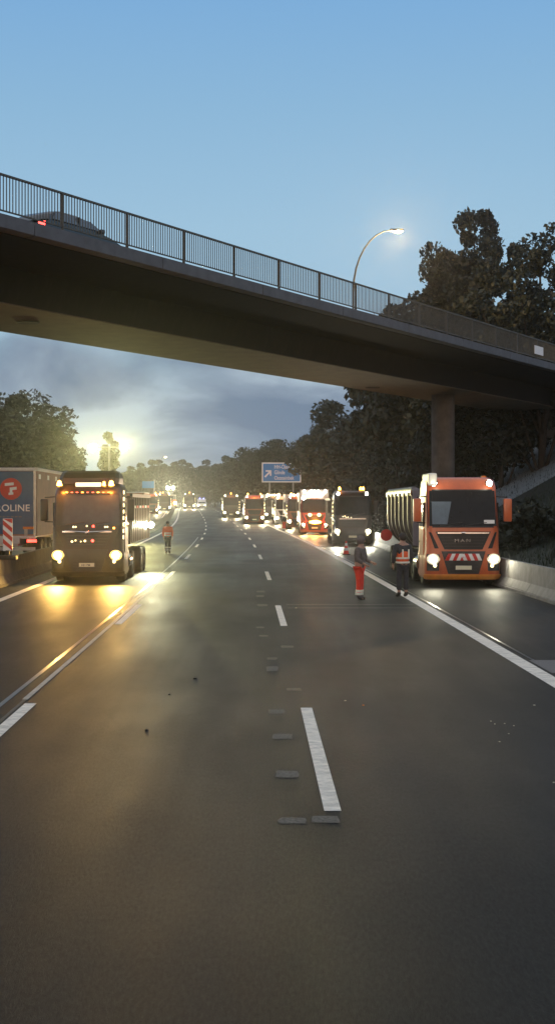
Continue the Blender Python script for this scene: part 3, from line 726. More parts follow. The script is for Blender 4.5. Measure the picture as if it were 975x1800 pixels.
# chrome wing emblem
mb = MB()
for k in (-1, 1):
    pts = [C2.F(k * .05, 1.74, .06), C2.F(k * .4, 1.76, .06), C2.F(k * .78, 1.80, .06)]
    mb.path(pts, lambda i: (.035, .025, .008)[i], 8)
mb.sphere(C2.F(0, 1.73, .06), .075, .8, 1.2, .3, 10); mb.build('wing_emblem', M['chrome'], t2, smooth=True)
for (x_, z_, mm, s_) in ((-.46, 1.92, 'marker', .035), (-.38, 1.92, 'marker', .03), (0, 1.95, 'marker', .03), (.22, 1.94, 'redl', .045), (.62, 1.92, 'marker', .03), (.70, 1.92, 'marker', .03), (.92, 1.88, 'amber', .03),
                         (-.5, 1.42, 'marker', .04), (-.38, 1.46, 'marker', .03), (-.06, 1.44, 'marker', .04), (.20, 1.45, 'redl', .05), (-.2, 1.42, 'marker', .025)):
    c = C2.F(x_, z_, .06); MB().sphere(c, s_, 1, 1, .5, 8).build('marker_light', M[mm], t2)
for i in range(8):
    z_ = 1.5 + i * .22; MB().box(1.20, 1.235, .28 + .02 * i, .34 + .02 * i, z_, z_ + .12).build('side_marker', M['marker'], t2)
for i in range(6):
    MB().box(1.30, 1.312, 3.2 + i * 1.2, 3.9 + i * 1.2, 2.55, 2.64).build('reflective_strip', M['rred'] if i % 2 else M['rwhite'], t2)
wl = MB().box(1.25, 1.45, 9.6, 9.75, 1.7, 1.95, .03).build('work_lamp', M['black'], t2)
MB().sphere((1.42, 9.58, 1.84), .12, 1, 1, .4, 12).build('lamp_lens', M['flood'], wl, smooth=True)
spot('work_lamp_light', t2, (1.42, 9.4, 1.84), 1500, (1, .97, .6), 110, 4, yaw=5)
lettering('plate_letters', 'HH PM', M['black'], t2, C2.F(-.18, .585, .053), .10, ext=.002)
# ---- lorries behind, right
t3, C3 = truck(LP(6.9, 86) , 'dark tipper truck with two amber beacons and glaring headlights behind the silver tipper', mat('deep_brown_paint', (.022, .015, .012), .35, coat=.3), H=3.55, top='lamps', body='dump', power=750, headm='hw', detail=2,
    group=HSH, beacons=((-.80, 3.66, 'amberb'), (.55, 3.66, 'amber'), (.72, 3.66, 'amberb')), headz=.95, lcol=(1, .95, .74), kind='tipper truck')
for i in range(7):
    z_ = 1.4 + i * .26; MB().box(-1.26, -1.235, .3 + .02 * i, .36 + .02 * i, z_, z_ + .14).build('side_marker', M['marker'], t3)
point('beacon_light', t3, (-.8, .4, 3.7), 30, (1, .3, .03), .08)
for (x_, z_) in ((-.62, 1.90), (-.5, 1.93), (-.42, 1.85), (-.3, 1.86), (-.1, 1.84)): MB().sphere(C3.F(x_, z_, .06), .035, 1, 1, .5, 8).build('marker_light', M['marker'], t3)
t4, C4 = truck(LP(6.62, 118), 'red truck with white lamp-covered roof panel and huge orange front lamp', M['red'], H=3.5, top=None, body='box', bodym=M['cream'], power=500, headm='hlx', detail=2,
    group=HSH, headz=.9, kind='service truck', lcol=(1, .6, .2), bumper=M['orange'], name='service_truck')
rp = MB().box(-1.25, 1.25, .30, .55, 3.1, 3.98, .05).build('roof_panel', M['cream'], t4)
for x_ in (-.9, -.3, 0, .3, .95): MB().sphere((x_, .27, 3.80), .10, 1, 1, .4, 10).build('panel_lamp', M['hw'], rp)
MB().box(-.62, .72, .24, .32, 3.38, 3.62, .03).build('light_panel', M['hw'], rp)
MB().sphere((-.95, .27, 3.22), .14, 1, 1, .4, 10).build('panel_lamp', M['hw'], rp)
MB().sphere((.05, -.12, 1.12), .28, .55, 1.9, .4, 16).build('front_lamp', emit('lamp_big_amber', (1, .42, .05), 20), t4, smooth=True)
for x_ in (-.42, .38): MB().sphere((x_, -.10, 1.75), .15, 1, 1.1, .4, 12).build('front_lamp', M['marker'], t4, smooth=True)
spot('front_lamp_light', t4, (0, -.5, 1.1), 1500, (1, .30, .04), 100, 8)
point('lamp_light', t4, (0, -.9, 1.5), 120, (1, .30, .04), .2)
far = [ # x, z, label, paint, body, H
 (6.7, 141, 'maroon truck with a row of white roof lamps beside the service truck', 'maroon', 'box', 3.6, HSH),
 (6.6, 164, 'white-cabbed truck behind the maroon one on the shoulder', 'cream', 'dump', 3.5, HSH),
 (3.0, 168, 'dark red tipper truck facing the camera in the right lane ahead', 'maroon', 'dump', 3.65, 'trucks standing in the right lane'),
 (1.1, 206, 'farthest brown tipper truck peeking out behind the dark red one', 'brown', 'dump', 3.65, 'trucks standing in the right lane'),
 (6.7, 192, 'dark blue truck at the far end of the shoulder queue', 'navy', 'box', 3.6, HSH),
 (-4.9, 300, 'distant dark truck with bright headlights in the left lane at the bend', 'brown', 'dump', 3.6, 'distant vehicles at the bend'),
 (-11.8, 232, 'distant maroon truck with warm lamps beyond the median barrier', 'maroon', 'dump', 3.6, 'distant vehicles at the bend'),
 (-9.9, 262, 'distant dark tipper truck hugging the median barrier from beyond', 'navy', 'dump', 3.6, 'distant vehicles at the bend'),
 (-5.0, 352, 'farthest dark truck in the left lane with glaring lights', 'navy', 'dump', 3.6, 'distant vehicles at the bend'),
 (-11.6, 300, 'distant orange truck with yellow lamps beyond the median barrier', 'orange', 'dump', 3.6, 'distant vehicles at the bend'),
]
for x_, z_, lb, pt, bd, hh, gp in far:
    bc = ((-.8, hh + .12, 'amberb'), (.8, hh + .12, 'amberb')) if pt in ('maroon', 'orange', 'navy') else ((.0, hh + .12, 'amber'),)
    t_, C_ = truck(LP(x_, z_), lb, M[pt], H=hh, body=bd, bodym=M['cream'] if bd == 'box' else None, power=1100 if z_ < 250 else 2500, headm='hlx', detail=1, group=gp, beacons=bc, rz=heading(z_), lcol=(1, .82, .48), blen=5.5)
    if z_ in (141, 192):
        for k in range(6): MB().sphere((-.85 + k * .34, .35, hh + .02), .11, 1, 1, .5, 8).build('roof_lamp', M['hlx'], t_)
    for k in (-1, 1):
        for i in range(4): MB().sphere((k * 1.28, .2, 1.3 + i * .4), .05, 1.4, 1, 1, 6).build('side_marker', M['marker'], t_)
    point('beacon_light', t_, (0, -.3, hh + .2), 110, (1, .33, .05), .15)
# ---- trailer at left (seen from behind)
def trailer(loc, rz, label, canvasm, side, letters=True, group=None, name='box_trailer'):
    r = empty(name, loc, rz, label=label, cat='lorry trailer', group=group)
    MB().box(-1.27, 1.27, 0, 13.4, 1.12, 3.98, .03).build('box_body', side, r)
    rf = MB().box(-1.24, 1.24, -.03, 0, 1.2, 3.86).build('rear_doors', canvasm, r)
    MB().box(-1.30, 1.30, -.05, 13.42, 3.88, 4.02, .02).build('roof_edge', M['cream'], r)
    for k in (-1, 1):
        MB().box(k * 1.18 - .06, k * 1.18 + .06, -.06, .02, 1.12, 3.9).build('corner_post', M['alu'], r)
        MB().box(k * 1.05 - .2, k * 1.05 + .2, -.12, 0, .86, .98, .02).build('tail_light', M['redl'], r)
        MB().box(k * .92 - .24, k * .92 + .24, -.05, -.03, 1.42, 1.52).build('reflector_strip', M['amberp'], r)
        for yy in (8.2, 9.5, 10.8): wheel(r, k * 1.22, yy - 6.4, dual=True)
        wheel(r, k * 1.22, 12.0, dual=True)
        for i in range(5): MB().box(k * 1.272, k * 1.29, .4 + i * 2.6, .9 + i * 2.6, 3.55, 3.75).build('curtain_strap', M['rwhite'], r)
    MB().box(-1.2, 1.2, -.08, .02, 1.02, 1.14).box(-.45, .45, .0, 13.0, .7, 1.05).build('rear_frame', M['cream'], r)
    MB().box(-.30, .55, -.12, -.02, .80, 1.10, .02).build('registration_board', M['cream'], r)
    MB().box(-1.2, 1.2, -.15, -.05, .52, .66).build('under_run_bar', M['steel'], r)
    for k in (-.8, .0, .8): MB().box(k - .07, k + .07, -.06, -.03, 1.15, 1.42).build('door_lock', M['steel'], r)
    if letters:
        MB().tube((.17, -.031, 3.12), (.17, -.037, 3.12), .46, .46, 32).build('logo_disc', M['rred'], r)
        lg = MB(); sh = .10
        def para(x0, x1, z0, z1):
            lg.loft([[Vector((x0 + .17, y_, z0 + 3.12)), Vector((x1 + .17, y_, z0 + 3.12 + sh * (x1 - x0))), Vector((x1 + .17, y_, z1 + 3.12 + sh * (x1 - x0))), Vector((x0 + .17, y_, z1 + 3.12))] for y_ in (-.044, -.038)])
        para(-.26, .12, .12, .24); para(-.05, .24, -.06, .06); para(-.10, .10, -.26, -.16); para(-.05, .06, -.16, -.06)
        lg.build('logo_mark', M['rwhite'], r)
        lettering('trailer_letters', 'EUROLINE', M['rwhite'], r, (-1.0, -.032, 2.18), .40, ext=.004, spacing=1.05, sx=1.02)
        mb = MB()
        for k in range(6): mb.box(-.35 + k * .17, -.35 + k * .17 + .12, -.036, -.031, 1.92, 1.97)
        mb.build('faded_print', M['grey'], r)
    return r
zt_ = 57.0; xt = PX(67, 0, zt_).x - 1.3
trailer((xt, zt_, .22), heading(60), 'blue-backed box trailer with round red logo on the far left carriageway', M['blue'], M['canvas'])
trailer(LP(-11.2, 150, .0), heading(150), 'brown box trailer seen from behind beyond the dark left truck', M['canvas'], M['canvas'], False)
# lorry tractor units pulling the trailers are hidden behind them
# ---- police vans far off
def van(loc, label, rz=0, beacon=True):
    r = empty('police_van', loc, rz, label=label, cat='van', group='distant vehicles at the bend')
    mb = MB(); sidep = [(0, .35), (0, 1.0), (.9, 1.25), (1.7, 2.15), (2.1, 2.35), (5.0, 2.35), (5.1, .35)]
    mb.loft([[Vector((x_, y_, z_)) for y_, z_ in sidep] for x_ in (-.95, .95)]); mb.build('body', M['cream'], r, bev=.02)
    mb = MB(); mb.loft([[Vector((x_, y_, z_)) for y_, z_ in ((.93, 1.30), (1.66, 2.08), (1.68, 2.06), (.97, 1.28))] for x_ in (-.82, .82)]); mb.build('windscreen', M['glass'], r)
    for k in (-1, 1):
        MB().sphere((k * .72, -.01, .82), .13, .8, 1.2, .4, 10).build('headlight', M['hlx'], r)
        MB().box(k * .955, k * .965, 1.8, 4.6, 1.35, 1.9).build('side_window', M['glass'], r)
        for yy in (.95, 4.1): wheel(r, k * .93, yy, .34, .22)
        MB().tube((k * .45, 2.6, 2.35), (k * .45, 2.6, 2.55), .12, .09, 10).build('beacon', M['bluel'], r)
    MB().box(-.8, .8, -.03, .02, .35, .6, .01).build('bumper', M['dark'], r)
    spot('headlight_beam', r, (0, -.3, .8), 1200, (1, .95, .75), 120, 3)
    return r
van(LP(-1.9, 318), 'small white van with blue lights ahead in the middle lane, at the bend', heading(318))
van(LP(-11.4, 318), 'small white van with blue lights beyond the median barrier, at the bend', heading(318))
# ---- car on the bridge
def car():
    kk = (118 - VX) / F; o0 = BR(0, 3.2, 0); t_ = (kk * o0.y - o0.x) / (BU.x - kk * BU.y); base = BR(t_, 3.2, 11.23); ang = math.atan2(BU.x, -BU.y)  # local -Y maps onto +BU
    r = empty('parked_car', base, math.atan2(BU.y, BU.x) + math.pi / 2, label='dark car driving across the bridge behind the railing', cat='car'); r.name = 'passenger_car'
    side = [(-2.2, .35), (-2.25, .75), (-1.35, 1.02), (-.55, 1.12), (.5, 1.12), (2.0, 1.10), (2.22, .95), (2.25, .4)]
    mb = MB(); mb.loft([[Vector((x_, y_, z_ if abs(x_) < .8 or z_ < .9 else z_ - .04)) for y_, z_ in side] for x_ in (-.9, -.82, .82, .9)]); mb.build('body', M['navy'], r, smooth=True)
    rings = []
    for z_, yf, yb, hw in ((1.10, -1.25, 2.05, .80), (1.28, -.88, 1.92, .74), (1.44, -.42, 1.62, .66), (1.53, .1, 1.2, .58), (1.55, .4, .8, .45)):
        rings.append([Vector((hw * sx, y_, z_)) for sx, y_ in ((-1, yf + .12), (-.75, yf), (.75, yf), (1, yf + .12), (1, yb - .1), (.8, yb), (-.8, yb), (-1, yb - .1))])
    MB().loft(rings).build('roof', M['navy'], r, smooth=True)
    for k in (-1, 1):
        mb = MB(); x0, x1 = k * .80, k * .70
        mb.loft([[Vector((x0 + k * .004 + dd, -.95, 1.14)), Vector((x0 + k * .004 + dd, 1.75, 1.14)), Vector((x1 + dd, 1.5, 1.42)), Vector((x1 + dd, -.4, 1.42))] for dd in (0, k * .03)]); mb.build('side_window', M['sky_tint'], r)
        MB().box(k * .72, k * .83, .28, .36, 1.12, 1.44).build('door_pillar', M['black'], r)
        MB().box(k * .62, k * .88, 2.18, 2.28, .78, .98, .02).build('tail_light', M['redl'], r)
        MB().box(k * .88, k * 1.05, -.85, -.65, 1.05, 1.18, .03).build('mirror', M['navy'], r)
        MB().sphere((k * .68, -2.2, .68), .12, .7, 1.3, .5).build('headlight', M['signw'], r)
        for yy in (-1.4, 1.4): wheel(r, k * .88, yy, .33, .22)
    return r
car()
# ================================================================== signs, beacon, lights
zs = 215; a = PX(460, 848, zs); b = PX(529, 813, zs)
cxs = (a.x + b.x) / 2; wS = b.x - a.x; hS = b.z - a.z
sg = empty('direction_sign', (cxs, zs, gz(zs)), R(2), label='blue motorway exit sign with white arrow standing above the trucks', cat='road sign')
zb = a.z - gz(zs)
pn = MB().box(-wS / 2, wS / 2, 0, .08, zb, zb + hS).build('sign_border', M['signw'], sg)
MB().box(-wS / 2 + .20, wS / 2 - .20, -.006, .0, zb + .20, zb + hS - .20).build('sign_panel', M['sign'], sg)
for k, tx in enumerate(('HH-Öjendorf', 'Glinde', 'Oststeinbek')):
    lettering('sign_letters', tx, M['signw'], sg, (-wS / 2 + 1.98, -.008, zb + hS - .98 - k * .88), .86, ext=.006, sx=.74)
mb = MB(); mb.loft([[Vector((x_ - wS / 2, y_, zb + z_)) for x_, z_ in ((.42, 1.0), (.62, .80), (1.12, 1.30), (1.12, .98), (1.42, .98), (1.42, 2.0), (.42 + .0, 2.0) , (.42, 1.70), (.80, 1.70)) ][::1] for y_ in (-.014, -.007)])
bmesh.ops.delete(mb.bm, geom=mb.bm.verts[:], context='VERTS')
arrow = [(.40, .95), (.58, .77), (1.28, 1.47), (1.28, 1.05), (1.52, 1.05), (1.52, 1.95), (.62, 1.95), (.62, 1.70), (1.10, 1.70)]
mb.loft([[Vector((x_ - wS / 2, y_, zb + z_)) for x_, z_ in arrow] for y_ in (-.014, -.007)]); mb.build('sign_arrow', M['signw'], sg)
for k in (-1, 1): MB().tube((k * wS * .3, .2, 0), (k * wS * .3, .2, zb + hS), .11, .11, 12).build('post', M['steel'], sg, smooth=True)
# a second small blue sign far off on the left
zs2 = 330; a = PX(250, 858, zs2); b = PX(271, 846, zs2)
s2 = empty('direction_sign', ((a.x + b.x) / 2, zs2, gz(zs2)), 0, label='tiny distant blue sign on a mast left of the bend', cat='road sign')
MB().box(a.x - s2.location.x, b.x - s2.location.x, 0, .1, a.z - gz(zs2), b.z - gz(zs2)).build('sign_panel', M['sign'], s2)
MB().tube((1.5, .2, 0), (1.5, .2, b.z - gz(zs2) + .4), .16, .12, 10).build('post', M['steel'], s2)
# traffic beacon on the median barrier
zb_ = 43.5; q = PX(14, 0, zb_)
tb = empty('traffic_beacon', (q.x, zb_, .905), 0, label='red and white striped traffic beacon standing on the median barrier', cat='traffic beacon')
MB().box(-.30, .30, -.2, .25, 0, .14, .03).box(-.06, .06, -.04, .06, .14, .3).build('foot', M['rubber'], tb)
pb = MB().box(-.155, .155, 0, .04, .28, 1.33, .015).build('beacon_plate', M['rwhite'], tb)
for i in range(4):
    z0 = .02 + i * .30
    pts = [(-.15, z0), (.15, z0 + .26), (.15, z0 + .41), (-.15, z0 + .15)]
    pts = [(x_, max(.29, min(1.32, z_ + .25))) for x_, z_ in pts]
    MB().loft([[Vector((-x_, y_, z_)) for x_, z_ in pts] for y_ in (-.006, -.001)]).build('beacon_stripe', M['rred'], pb)
# cone by the headlights of the dark truck
q = F * CH / (975 - VY); 
cn = empty('traffic_cone', (PX(608, 0, q).x, q, 0), 0, label='red and white traffic cone standing before the glaring headlights', cat='traffic cone')
MB().box(-.2, .2, -.2, .2, 0, .04, .01).build('cone_base', M['rubber'], cn)
MB().tube((0, 0, .04), (0, 0, .72), .15, .035, 16).build('cone_body', M['hired'], cn, smooth=True)
for z0, z1 in ((.22, .36), (.48, .62)):
    f_ = lambda z_: .15 - .115 * (z_ - .04) / .68 + .004
    MB().tube((0, 0, z0), (0, 0, z1), f_(z0), f_(z1), 16).build('cone_stripe', M['rwhite'], cn, smooth=True)
# flood light mast with two lamps
zf = 112; pf = PX(192, 0, zf); hz = CH + 100 * zf / F
fm = empty('light_tower', (pf.x, zf, 0), 0, label='tall light tower with two glaring yellow-white floodlights above the dark left truck', cat='light tower')
MB().tube((0, 0, 0), (0, 0, hz), .12, .07, 10).tube((-1.3, 0, hz), (1.3, 0, hz), .05, .05, 8).build('mast', M['steel'], fm)
MB().box(-.8, .8, -.5, .9, .0, 1.2, .05).build('generator_box', M['cream'], fm)
for k in (-1, 1):
    fh = MB().box(k * 1.28 - .30, k * 1.28 + .30, -.20, .05, hz - .25, hz + .25, .04).build('floodlight', M['black'], fm)
    MB().box(k * 1.28 - .25, k * 1.28 + .25, -.215, -.203, hz - .20, hz + .20).build('lamp_glass', M['flood'], fh)
    MB().sphere((k * 1.28, -.24, hz), .30, .9, 1, .25, 14).build('lamp_lens', M['flood'], fh, smooth=True)
    spot('floodlight_beam', fm, (k * 1.28, -.35, hz), 13000, (1, .93, .36), 50, 3, yaw=6, size=.2)
# paver-like machine with two high lamps far off at the bend
zp = 325; pp_ = LP(-9.4, zp)
pl = empty('road_paver', pp_, heading(zp), label='distant road machine with two high white lamps and orange body at the bend', cat='road paver')
MB().box(-1.5, 1.5, 0, 5, .6, 2.2, .08).build('body', M['orange'], pl); MB().box(-1.4, 1.4, 1, 4, 3.2, 3.35, .03).build('canopy', M['cream'], pl)
for sx in (-1.3, 1.3):
    for sy in (1.1, 3.9): MB().tube((sx, sy, 2.2), (sx, sy, 3.2), .05, .05, 6).build('canopy_post', M['steel'], pl)
    MB().box(sx - .3, sx + .3, .3, 4.4, 0, .7, .2).build('crawler_track', M['rubber'], pl)
    MB().tube((sx * .5, 1.1, 3.3), (sx * .5, 1.1, 5.0), .05, .05, 6).build('lamp_mast', M['steel'], pl)
    MB().sphere((sx * .5, 1.0, 5.0), .38, 1, 1, .5, 10).build('work_lamp', M['flood'], pl)
    MB().sphere((sx * .9, -.05, 1.3), .3, 1, 1, .5, 10).build('work_lamp', M['flood'], pl)
spot('work_light', pl, (0, .4, 5.0), 16000, (1, .95, .6), 150, 8, size=.3)
q = PX(278, 803, 330); street_lamp((q.x, 330, gz(330)), q.z - gz(330), 1.5, 'tall distant street lamp with a small yellow light at the bend', M['street'], 900)
# ================================================================== people placed
q = F * CH / (1055 - VY)
person((PX(631, 0, q).x, q, 0), R(62), 1.80, 'worker in dark grey hooded jacket and red trousers standing in the right lane',
       stand(lean=.03, legs=.035, armL=(.0, .10), armR=(0, .12)), M['gcloth'], M['hired'], legband=(.72, .98), hood=True)
q = F * CH / (1050 - VY)
person((PX(707, 0, q).x, q, 0), R(200), 1.86, 'worker in orange hi-vis vest and dark clothes beside the silver tipper',
       stand(lean=.0, legs=.06, armL=(.01, .03), armR=(.01, .02)), M['cloth'], M['cloth'], vest=M['hiviz'], bands=(.12, .42), cap=M['cloth'])
q = F * CH / (973 - VY)
person((PX(295, 0, q).x, q, 0), R(10), 1.78, 'distant worker in orange hi-vis top standing in the left lane',
       stand(legs=.05), M['hiviz'], M['cloth'], vest=M['hiviz'], bands=(.2, .5), legband=(.5, .95))
person(LP(4.75, 134), R(30), 1.78, 'distant worker in dark jacket with red trousers between the truck queues',
       stand(legs=.05), M['cloth'], M['hired'], legband=(.8,))
# ================================================================== bits on the road
def bit(px, py, m, s, label, name, group):
    s *= .42
    q = F * CH / (py - VY); mb = MB(); bmesh.ops.create_icosphere(mb.bm, subdivisions=1, radius=s)
    for v in mb.bm.verts: v.co = Vector((v.co.x * random.uniform(.7, 1.5), v.co.y * random.uniform(.8, 2.0), v.co.z * random.uniform(.35, .6) + s * .3))
    o = mb.build(name, m); o.location = (PX(px, 0, q).x, q, 0); o.rotation_euler.z = random.uniform(0, 3); tag(o, label=label, cat=name.replace('_', ' '), group=group)
for px, py in ((869, 1273), (886, 1272), (902, 1276), (877, 1304), (893, 1290), (862, 1268)):
    bit(px, py, M['stone'], .022, 'tiny pale stone chip in the cluster lying on the right lane', 'stone_chip', 'stone chips on the right lane')
bit(938, 1240, M['stone'], .035, 'pale stone chip lying alone near the white edge line on the right', 'stone_chip', None)
bit(638, 1240, M['amberp'], .035, 'small orange fragment lying on the right lane', 'plastic_fragment', None)
bit(606, 1232, M['stone'], .028, 'pale chip just left of the small orange fragment', 'stone_chip', None)
bit(972, 1376, M['stone'], .028, 'pale chip at the right edge of the picture, low on the lane', 'stone_chip', None)
bit(520, 1069, M['stone'], .05, 'bright chip near the second lane dash in front of the grey-jacketed worker', 'stone_chip', None)
bit(258, 1284, M['lump'], .055, 'black tar lump lying on the middle lane, largest of the three', 'tar_lump', None)
bit(343, 1193, M['lump'], .05, 'black tar lump lying farthest away on the middle lane', 'tar_lump', None)
bit(298, 1221, M['lump'], .04, 'smallest black tar lump on the middle lane', 'tar_lump', None)
# ================================================================== trees
def foliage(seed, H, Rr, zc, rz_, clumps, per, leaf, bias=.5, cr_=.26):
    rs = np.random.RandomState(seed)
    d = rs.normal(size=(clumps, 3)); d /= np.linalg.norm(d, axis=1)[:, None]; rad = rs.uniform(0, 1, clumps) ** bias
    c = d * rad[:, None] * np.array([Rr, Rr, rz_]) * .86; c[:, 2] += zc
    cs = cr_ * Rr * rs.uniform(.55, 1.25, clumps)
    idx = np.repeat(np.arange(clumps), per); n = len(idx)
    dd = rs.normal(size=(n, 3)); dd /= np.linalg.norm(dd, axis=1)[:, None]
    pts = c[idx] + dd * (cs[idx] * rs.uniform(.35, 1.12, n) ** .6)[:, None] * np.array([1, 1, .75])
    a = rs.normal(size=(n, 3)); a /= np.linalg.norm(a, axis=1)[:, None]; b = np.cross(a, rs.normal(size=(n, 3))); b /= np.linalg.norm(b, axis=1)[:, None]
    s = (leaf * rs.uniform(.6, 1.4, n))[:, None]
    V = np.stack([pts - a * s, pts - b * s * .55, pts + a * s, pts + b * s * .55], 1).reshape(-1, 3)
    me = bpy.data.meshes.new('crown'); me.vertices.add(4 * n); me.vertices.foreach_set('co', V.ravel())
    me.loops.add(4 * n); me.loops.foreach_set('vertex_index', np.arange(4 * n)); me.polygons.add(n)
    me.polygons.foreach_set('loop_start', np.arange(0, 4 * n, 4)); me.update(calc_edges=True); me.validate()
    return me, c
def make_tree(name, seed, H, Rr, m, clumps=60, per=90, leaf=.3, low=.28, bias=.5, cr_=.26):
    zc = H * (low + 1) / 2; rz_ = H * (1 - low) / 2
    me, c = foliage(seed, H, Rr, zc, rz_, clumps, per, leaf, bias, cr_); me.materials.append(m)
    r = empty(name, (0, 0, 0)); o = bpy.data.objects.new('crown', me); COL.objects.link(o); o.parent = r
    mb = MB(); rs = random.Random(seed)
    pts = [Vector((rs.uniform(-.3, .3) * k * .4, rs.uniform(-.3, .3) * k * .4, -1.0 + k * (H * .85 + 1) / 5)) for k in range(6)]
    tr = H * .018
    mb.path(pts, lambda i: tr * (1 - .17 * i), 8)
    for k in range(min(14, len(c))):
        q = Vector(c[k]); s_ = min(5, max(1, int(q.z / H * 4)))
        st = pts[s_ - 1] if q.z > pts[s_ - 1].z else pts[max(0, s_ - 2)]
        mid = st.lerp(q, .5) + Vector((0, 0, -.3)); mb.tube(st, mid, tr * .4, tr * .25, 6, False); mb.tube(mid, q, tr * .25, tr * .08, 6, False)
    mb.build('trunk', M['bark'], r, smooth=True)
    return r
def ground_at(x, z):
    loc = x - cxf(z); return gz(z) + terrain_h(loc, z)
def place(r, px, z, top_py, label, cat, base_h, group=None, sx=1.0, rot=None):
    X = (px - VX) * z / F; g0 = ground_at(X, z); hgt = CH + (VY - top_py) * z / F - g0
    r.location = (X, z, g0 - .1); s = hgt / base_h; r.scale = (s * sx, s * sx, s); r.rotation_euler.z = random.uniform(0, 6) if rot is None else rot
    tag(r, label=label, cat=cat, group=group)
# big trees on the right above the bridge
A = make_tree('broadleaf_tree', 11, 22, 6.5, M['leafA'], 120, 300, .20, .15, .36, .16)
place(A, 838, 104, 338, 'tallest broadleaf tree with an open leafy top rising behind the bridge railing', 'tree', 22.3, 'trees on the right', .82, .4)
B = make_tree('broadleaf_tree', 12, 20, 7.5, M['leafB'], 110, 300, .20, .1, .38, .18)
place(B, 950, 96, 362, 'broad paler tree cut by the right edge of the picture above the bridge', 'tree', 20.3, 'trees on the right', .95, 1.0)
Cc = make_tree('broadleaf_tree', 13, 15, 5.5, M['leafA'], 80, 240, .24, .1, .45, .25)
place(Cc, 768, 112, 455, 'lower rounded tree left of the tallest one behind the bridge railing', 'tree', 15.2, 'trees on the right', .85)
protoB = [make_tree('broadleaf_tree', 20 + k, 14, 4.8, M['leafA'] if k % 2 else M['leafB'], 80, 150, .26, .04, .45, .27) for k in range(3)]
used = [0, 0, 0]
def proto_place(k, *a, **kw):
    r = protoB[k] if not used[k] else copy_tree(protoB[k]); used[k] = 1; place(r, *a, **kw); return r
desc = ['dark', 'bushy', 'thick', 'loose', 'mid green', 'leafy']
under = [(606, 152, 688, 'dark tree with a stepped top rising just under the bridge soffit', 1.2), (655, 138, 700, 'dense dark tree behind the red service truck', 1.2), (700, 128, 690, 'dark tree left of the concrete bridge pier', 1.1), (574, 232, 738, 'tree sloping down left of the one under the soffit', 1.1),
         (765, 118, 690, 'dark tree directly behind the bridge pier', 1.1), (830, 122, 690, 'dark tree right of the pier in the bridge shade', 1.1), (900, 126, 690, 'dark tree behind the paved slope', 1.2), (965, 128, 690, 'dark tree at the right edge below the bridge', 1.2),
         (515, 232, 762, 'rounded tree just above the blue exit sign', 1.2), (478, 245, 762, 'wide tree up left of the blue exit sign', 1.2), (552, 240, 752, 'tree behind the right corner of the exit sign', 1.1), (450, 270, 775, 'lower tree beyond the exit sign, left of it', 1.2),
         (610, 165, 740, 'shrubby tree low behind the dark truck with beacons', 1.3), (880, 98, 600, 'dark filler tree behind the railing below the tallest crown', 1.2), (805, 100, 560, 'dark tree under the tallest crown at the railing', .9), (700, 120, 520, 'lowest tree peeping over the railing left of the crowns', .8)]
for k, (px, z_, ty, lb, sx) in enumerate(under): proto_place(k % 3, px, z_, ty, lb, 'tree', 14.2, 'trees on the right', sx=sx)
farr = [(425, 330, 792), (405, 360, 796), (395, 420, 792), (378, 460, 808), (352, 480, 812), (330, 470, 806), (308, 450, 804), (290, 430, 808), (268, 420, 800), (248, 400, 806), (228, 380, 812), (440, 300, 784), (412, 340, 800), (365, 520, 800), (320, 520, 800), (280, 480, 800)]
F0 = make_tree('broadleaf_tree', 40, 16, 6, M['leafC'], 60, 130, .38, .02, .5, .28)
for k, (px, z_, ty) in enumerate(farr):
    r = F0 if k == 0 else copy_tree(F0)
    place(r, px, z_, ty, 'distant hazy tree in the row closing the view at the bend', 'tree', 16.2, 'far trees at the bend', sx=1.15)
# left side
Lp = make_tree('broadleaf_tree', 31, 15, 6, M['leafA'], 90, 230, .23, .02, .45, .24)
lefts = [(20, 120, 668, 'tallest dark tree at the left edge behind the trailer', 1.25), (75, 128, 716, 'dark tree right of the tallest left one', 1.0), (108, 132, 756, 'small tree tapering down at the right end of the left clump', .75), (-35, 112, 690, 'dark tree cut by the left edge of the picture', 1.2), (50, 140, 745, 'low bushy tree filling the left clump behind', 1.3)]
for k, (px, z_, ty, lb, sx) in enumerate(lefts):
    r = Lp if k == 0 else copy_tree(Lp); place(r, px, z_, ty, lb, 'tree', 15.2, 'dark trees on the left', sx=sx)
Q = make_tree('poplar_tree', 51, 14, 1.6, M['leafA'], 80, 160, .2, .05, .6, .5)
place(Q, 192, 170, 742, 'slim upright tree between the two floodlights', 'tree', 14.3, sx=.85)
# bushes along the foot of both verges
bush = MB()
def make_bush(name, seed, m):
    me, c = foliage(seed, 2, 1.7, .8, 1.0, 26, 120, .12, .5, .34); me.materials.append(m)
    o = bpy.data.objects.new(name, me); COL.objects.link(o); return o
Bp = make_bush('roadside_bush', 61, M['leafB'])
k = 0
for i in range(16):
    z_ = 44 + i * 8.5 + random.uniform(-2, 2); x_ = 11.2 + random.uniform(-.3, 3.0)
    if 78 < z_ < 122: x_ = 10.9 + random.uniform(0, .8)
    o = Bp if k == 0 else Bp.copy()
    if k: COL.objects.link(o)
    k += 1; p_ = LP(x_, z_, terrain_h(x_, z_)); o.location = p_; s_ = random.uniform(.7, 1.5); o.scale = (s_, s_, s_ * random.uniform(.7, 1.1)); o.rotation_euler.z = random.uniform(0, 6)
    tag(o, label='low dark bush growing on the right verge behind the concrete barrier', cat='bush', group='bushes on the right verge')
k = 0; Bq = make_bush('roadside_bush', 62, M['leafA'])
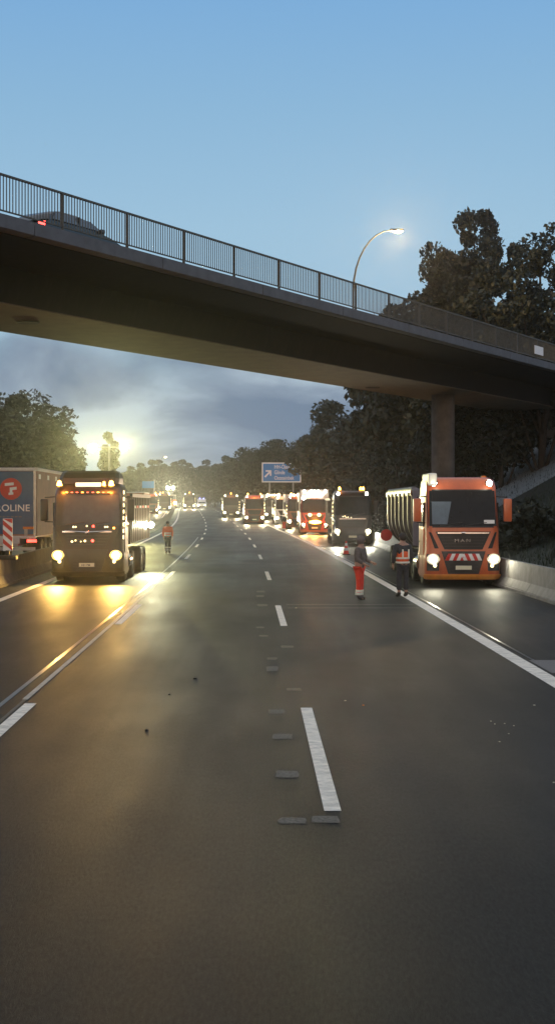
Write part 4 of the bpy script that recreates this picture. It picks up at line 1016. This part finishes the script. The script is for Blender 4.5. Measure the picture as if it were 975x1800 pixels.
for i in range(16):
    z_ = 95 + i * 13 + random.uniform(-3, 3); x_ = -23.5 - random.uniform(0, 3)
    o = Bq if k == 0 else Bq.copy()
    if k: COL.objects.link(o)
    k += 1; o.location = LP(x_, z_, terrain_h(x_, z_)); s_ = random.uniform(1.2, 2.2); o.scale = (s_, s_, s_); o.rotation_euler.z = random.uniform(0, 6)
    tag(o, label='low dark bush on the far left verge beyond the other carriageway', cat='bush', group='bushes on the left verge')
# grass on the right embankment
n = 26000; rs = np.random.RandomState(7); zz = rs.uniform(26, 130, n); xx = 9.75 + rs.uniform(0, 1, n) ** 1.2 * 14
P0 = np.array([[x + cxf(z_), z_, gz(z_) + terrain_h(x, z_) - .04] for x, z_ in zip(xx, zz)])
an = rs.uniform(0, 6.28, n); hh = rs.uniform(.12, .42, n); ww = rs.uniform(.015, .04, n)
dx = np.stack([np.cos(an) * ww, np.sin(an) * ww, np.zeros(n)], 1); up = np.stack([rs.normal(0, .08, n), rs.normal(0, .08, n), hh], 1)
V = np.stack([P0 - dx, P0 + dx, P0 + up], 1).reshape(-1, 3); me = bpy.data.meshes.new('grass'); me.vertices.add(3 * n); me.vertices.foreach_set('co', V.ravel())
me.loops.add(3 * n); me.loops.foreach_set('vertex_index', np.arange(3 * n)); me.polygons.add(n); me.polygons.foreach_set('loop_start', np.arange(0, 3 * n, 3)); me.update(calc_edges=True)
me.materials.append(M['grass']); o = bpy.data.objects.new('grass', me); COL.objects.link(o); tag(o, label='dark grass covering the right embankment', cat='grass', kind='stuff')
# ================================================================== haze
HAZE = True
if HAZE:
    mb = MB(); mb.box(-260, 200, -45, 1050, -3, 31); hz_ = mb.build('haze', bpy.data.materials.new('haze')); tag(hz_, label='thin evening haze hanging over the motorway', cat='haze', kind='stuff')
    hm = hz_.data.materials[0]; hm.use_nodes = True; t = hm.node_tree
    for n_ in list(t.nodes): t.nodes.remove(n_)
    v = t.nodes.new('ShaderNodeVolumePrincipled'); v.inputs['Density'].default_value = .00027; v.inputs['Color'].default_value = (.92, .93, .95, 1); v.inputs['Anisotropy'].default_value = .92
    ou = t.nodes.new('ShaderNodeOutputMaterial'); t.links.new(v.outputs[0], ou.inputs['Volume'])
    hm.cycles.homogeneous_volume = True if hasattr(hm.cycles, 'homogeneous_volume') else None
bpy.context.view_layer.update()
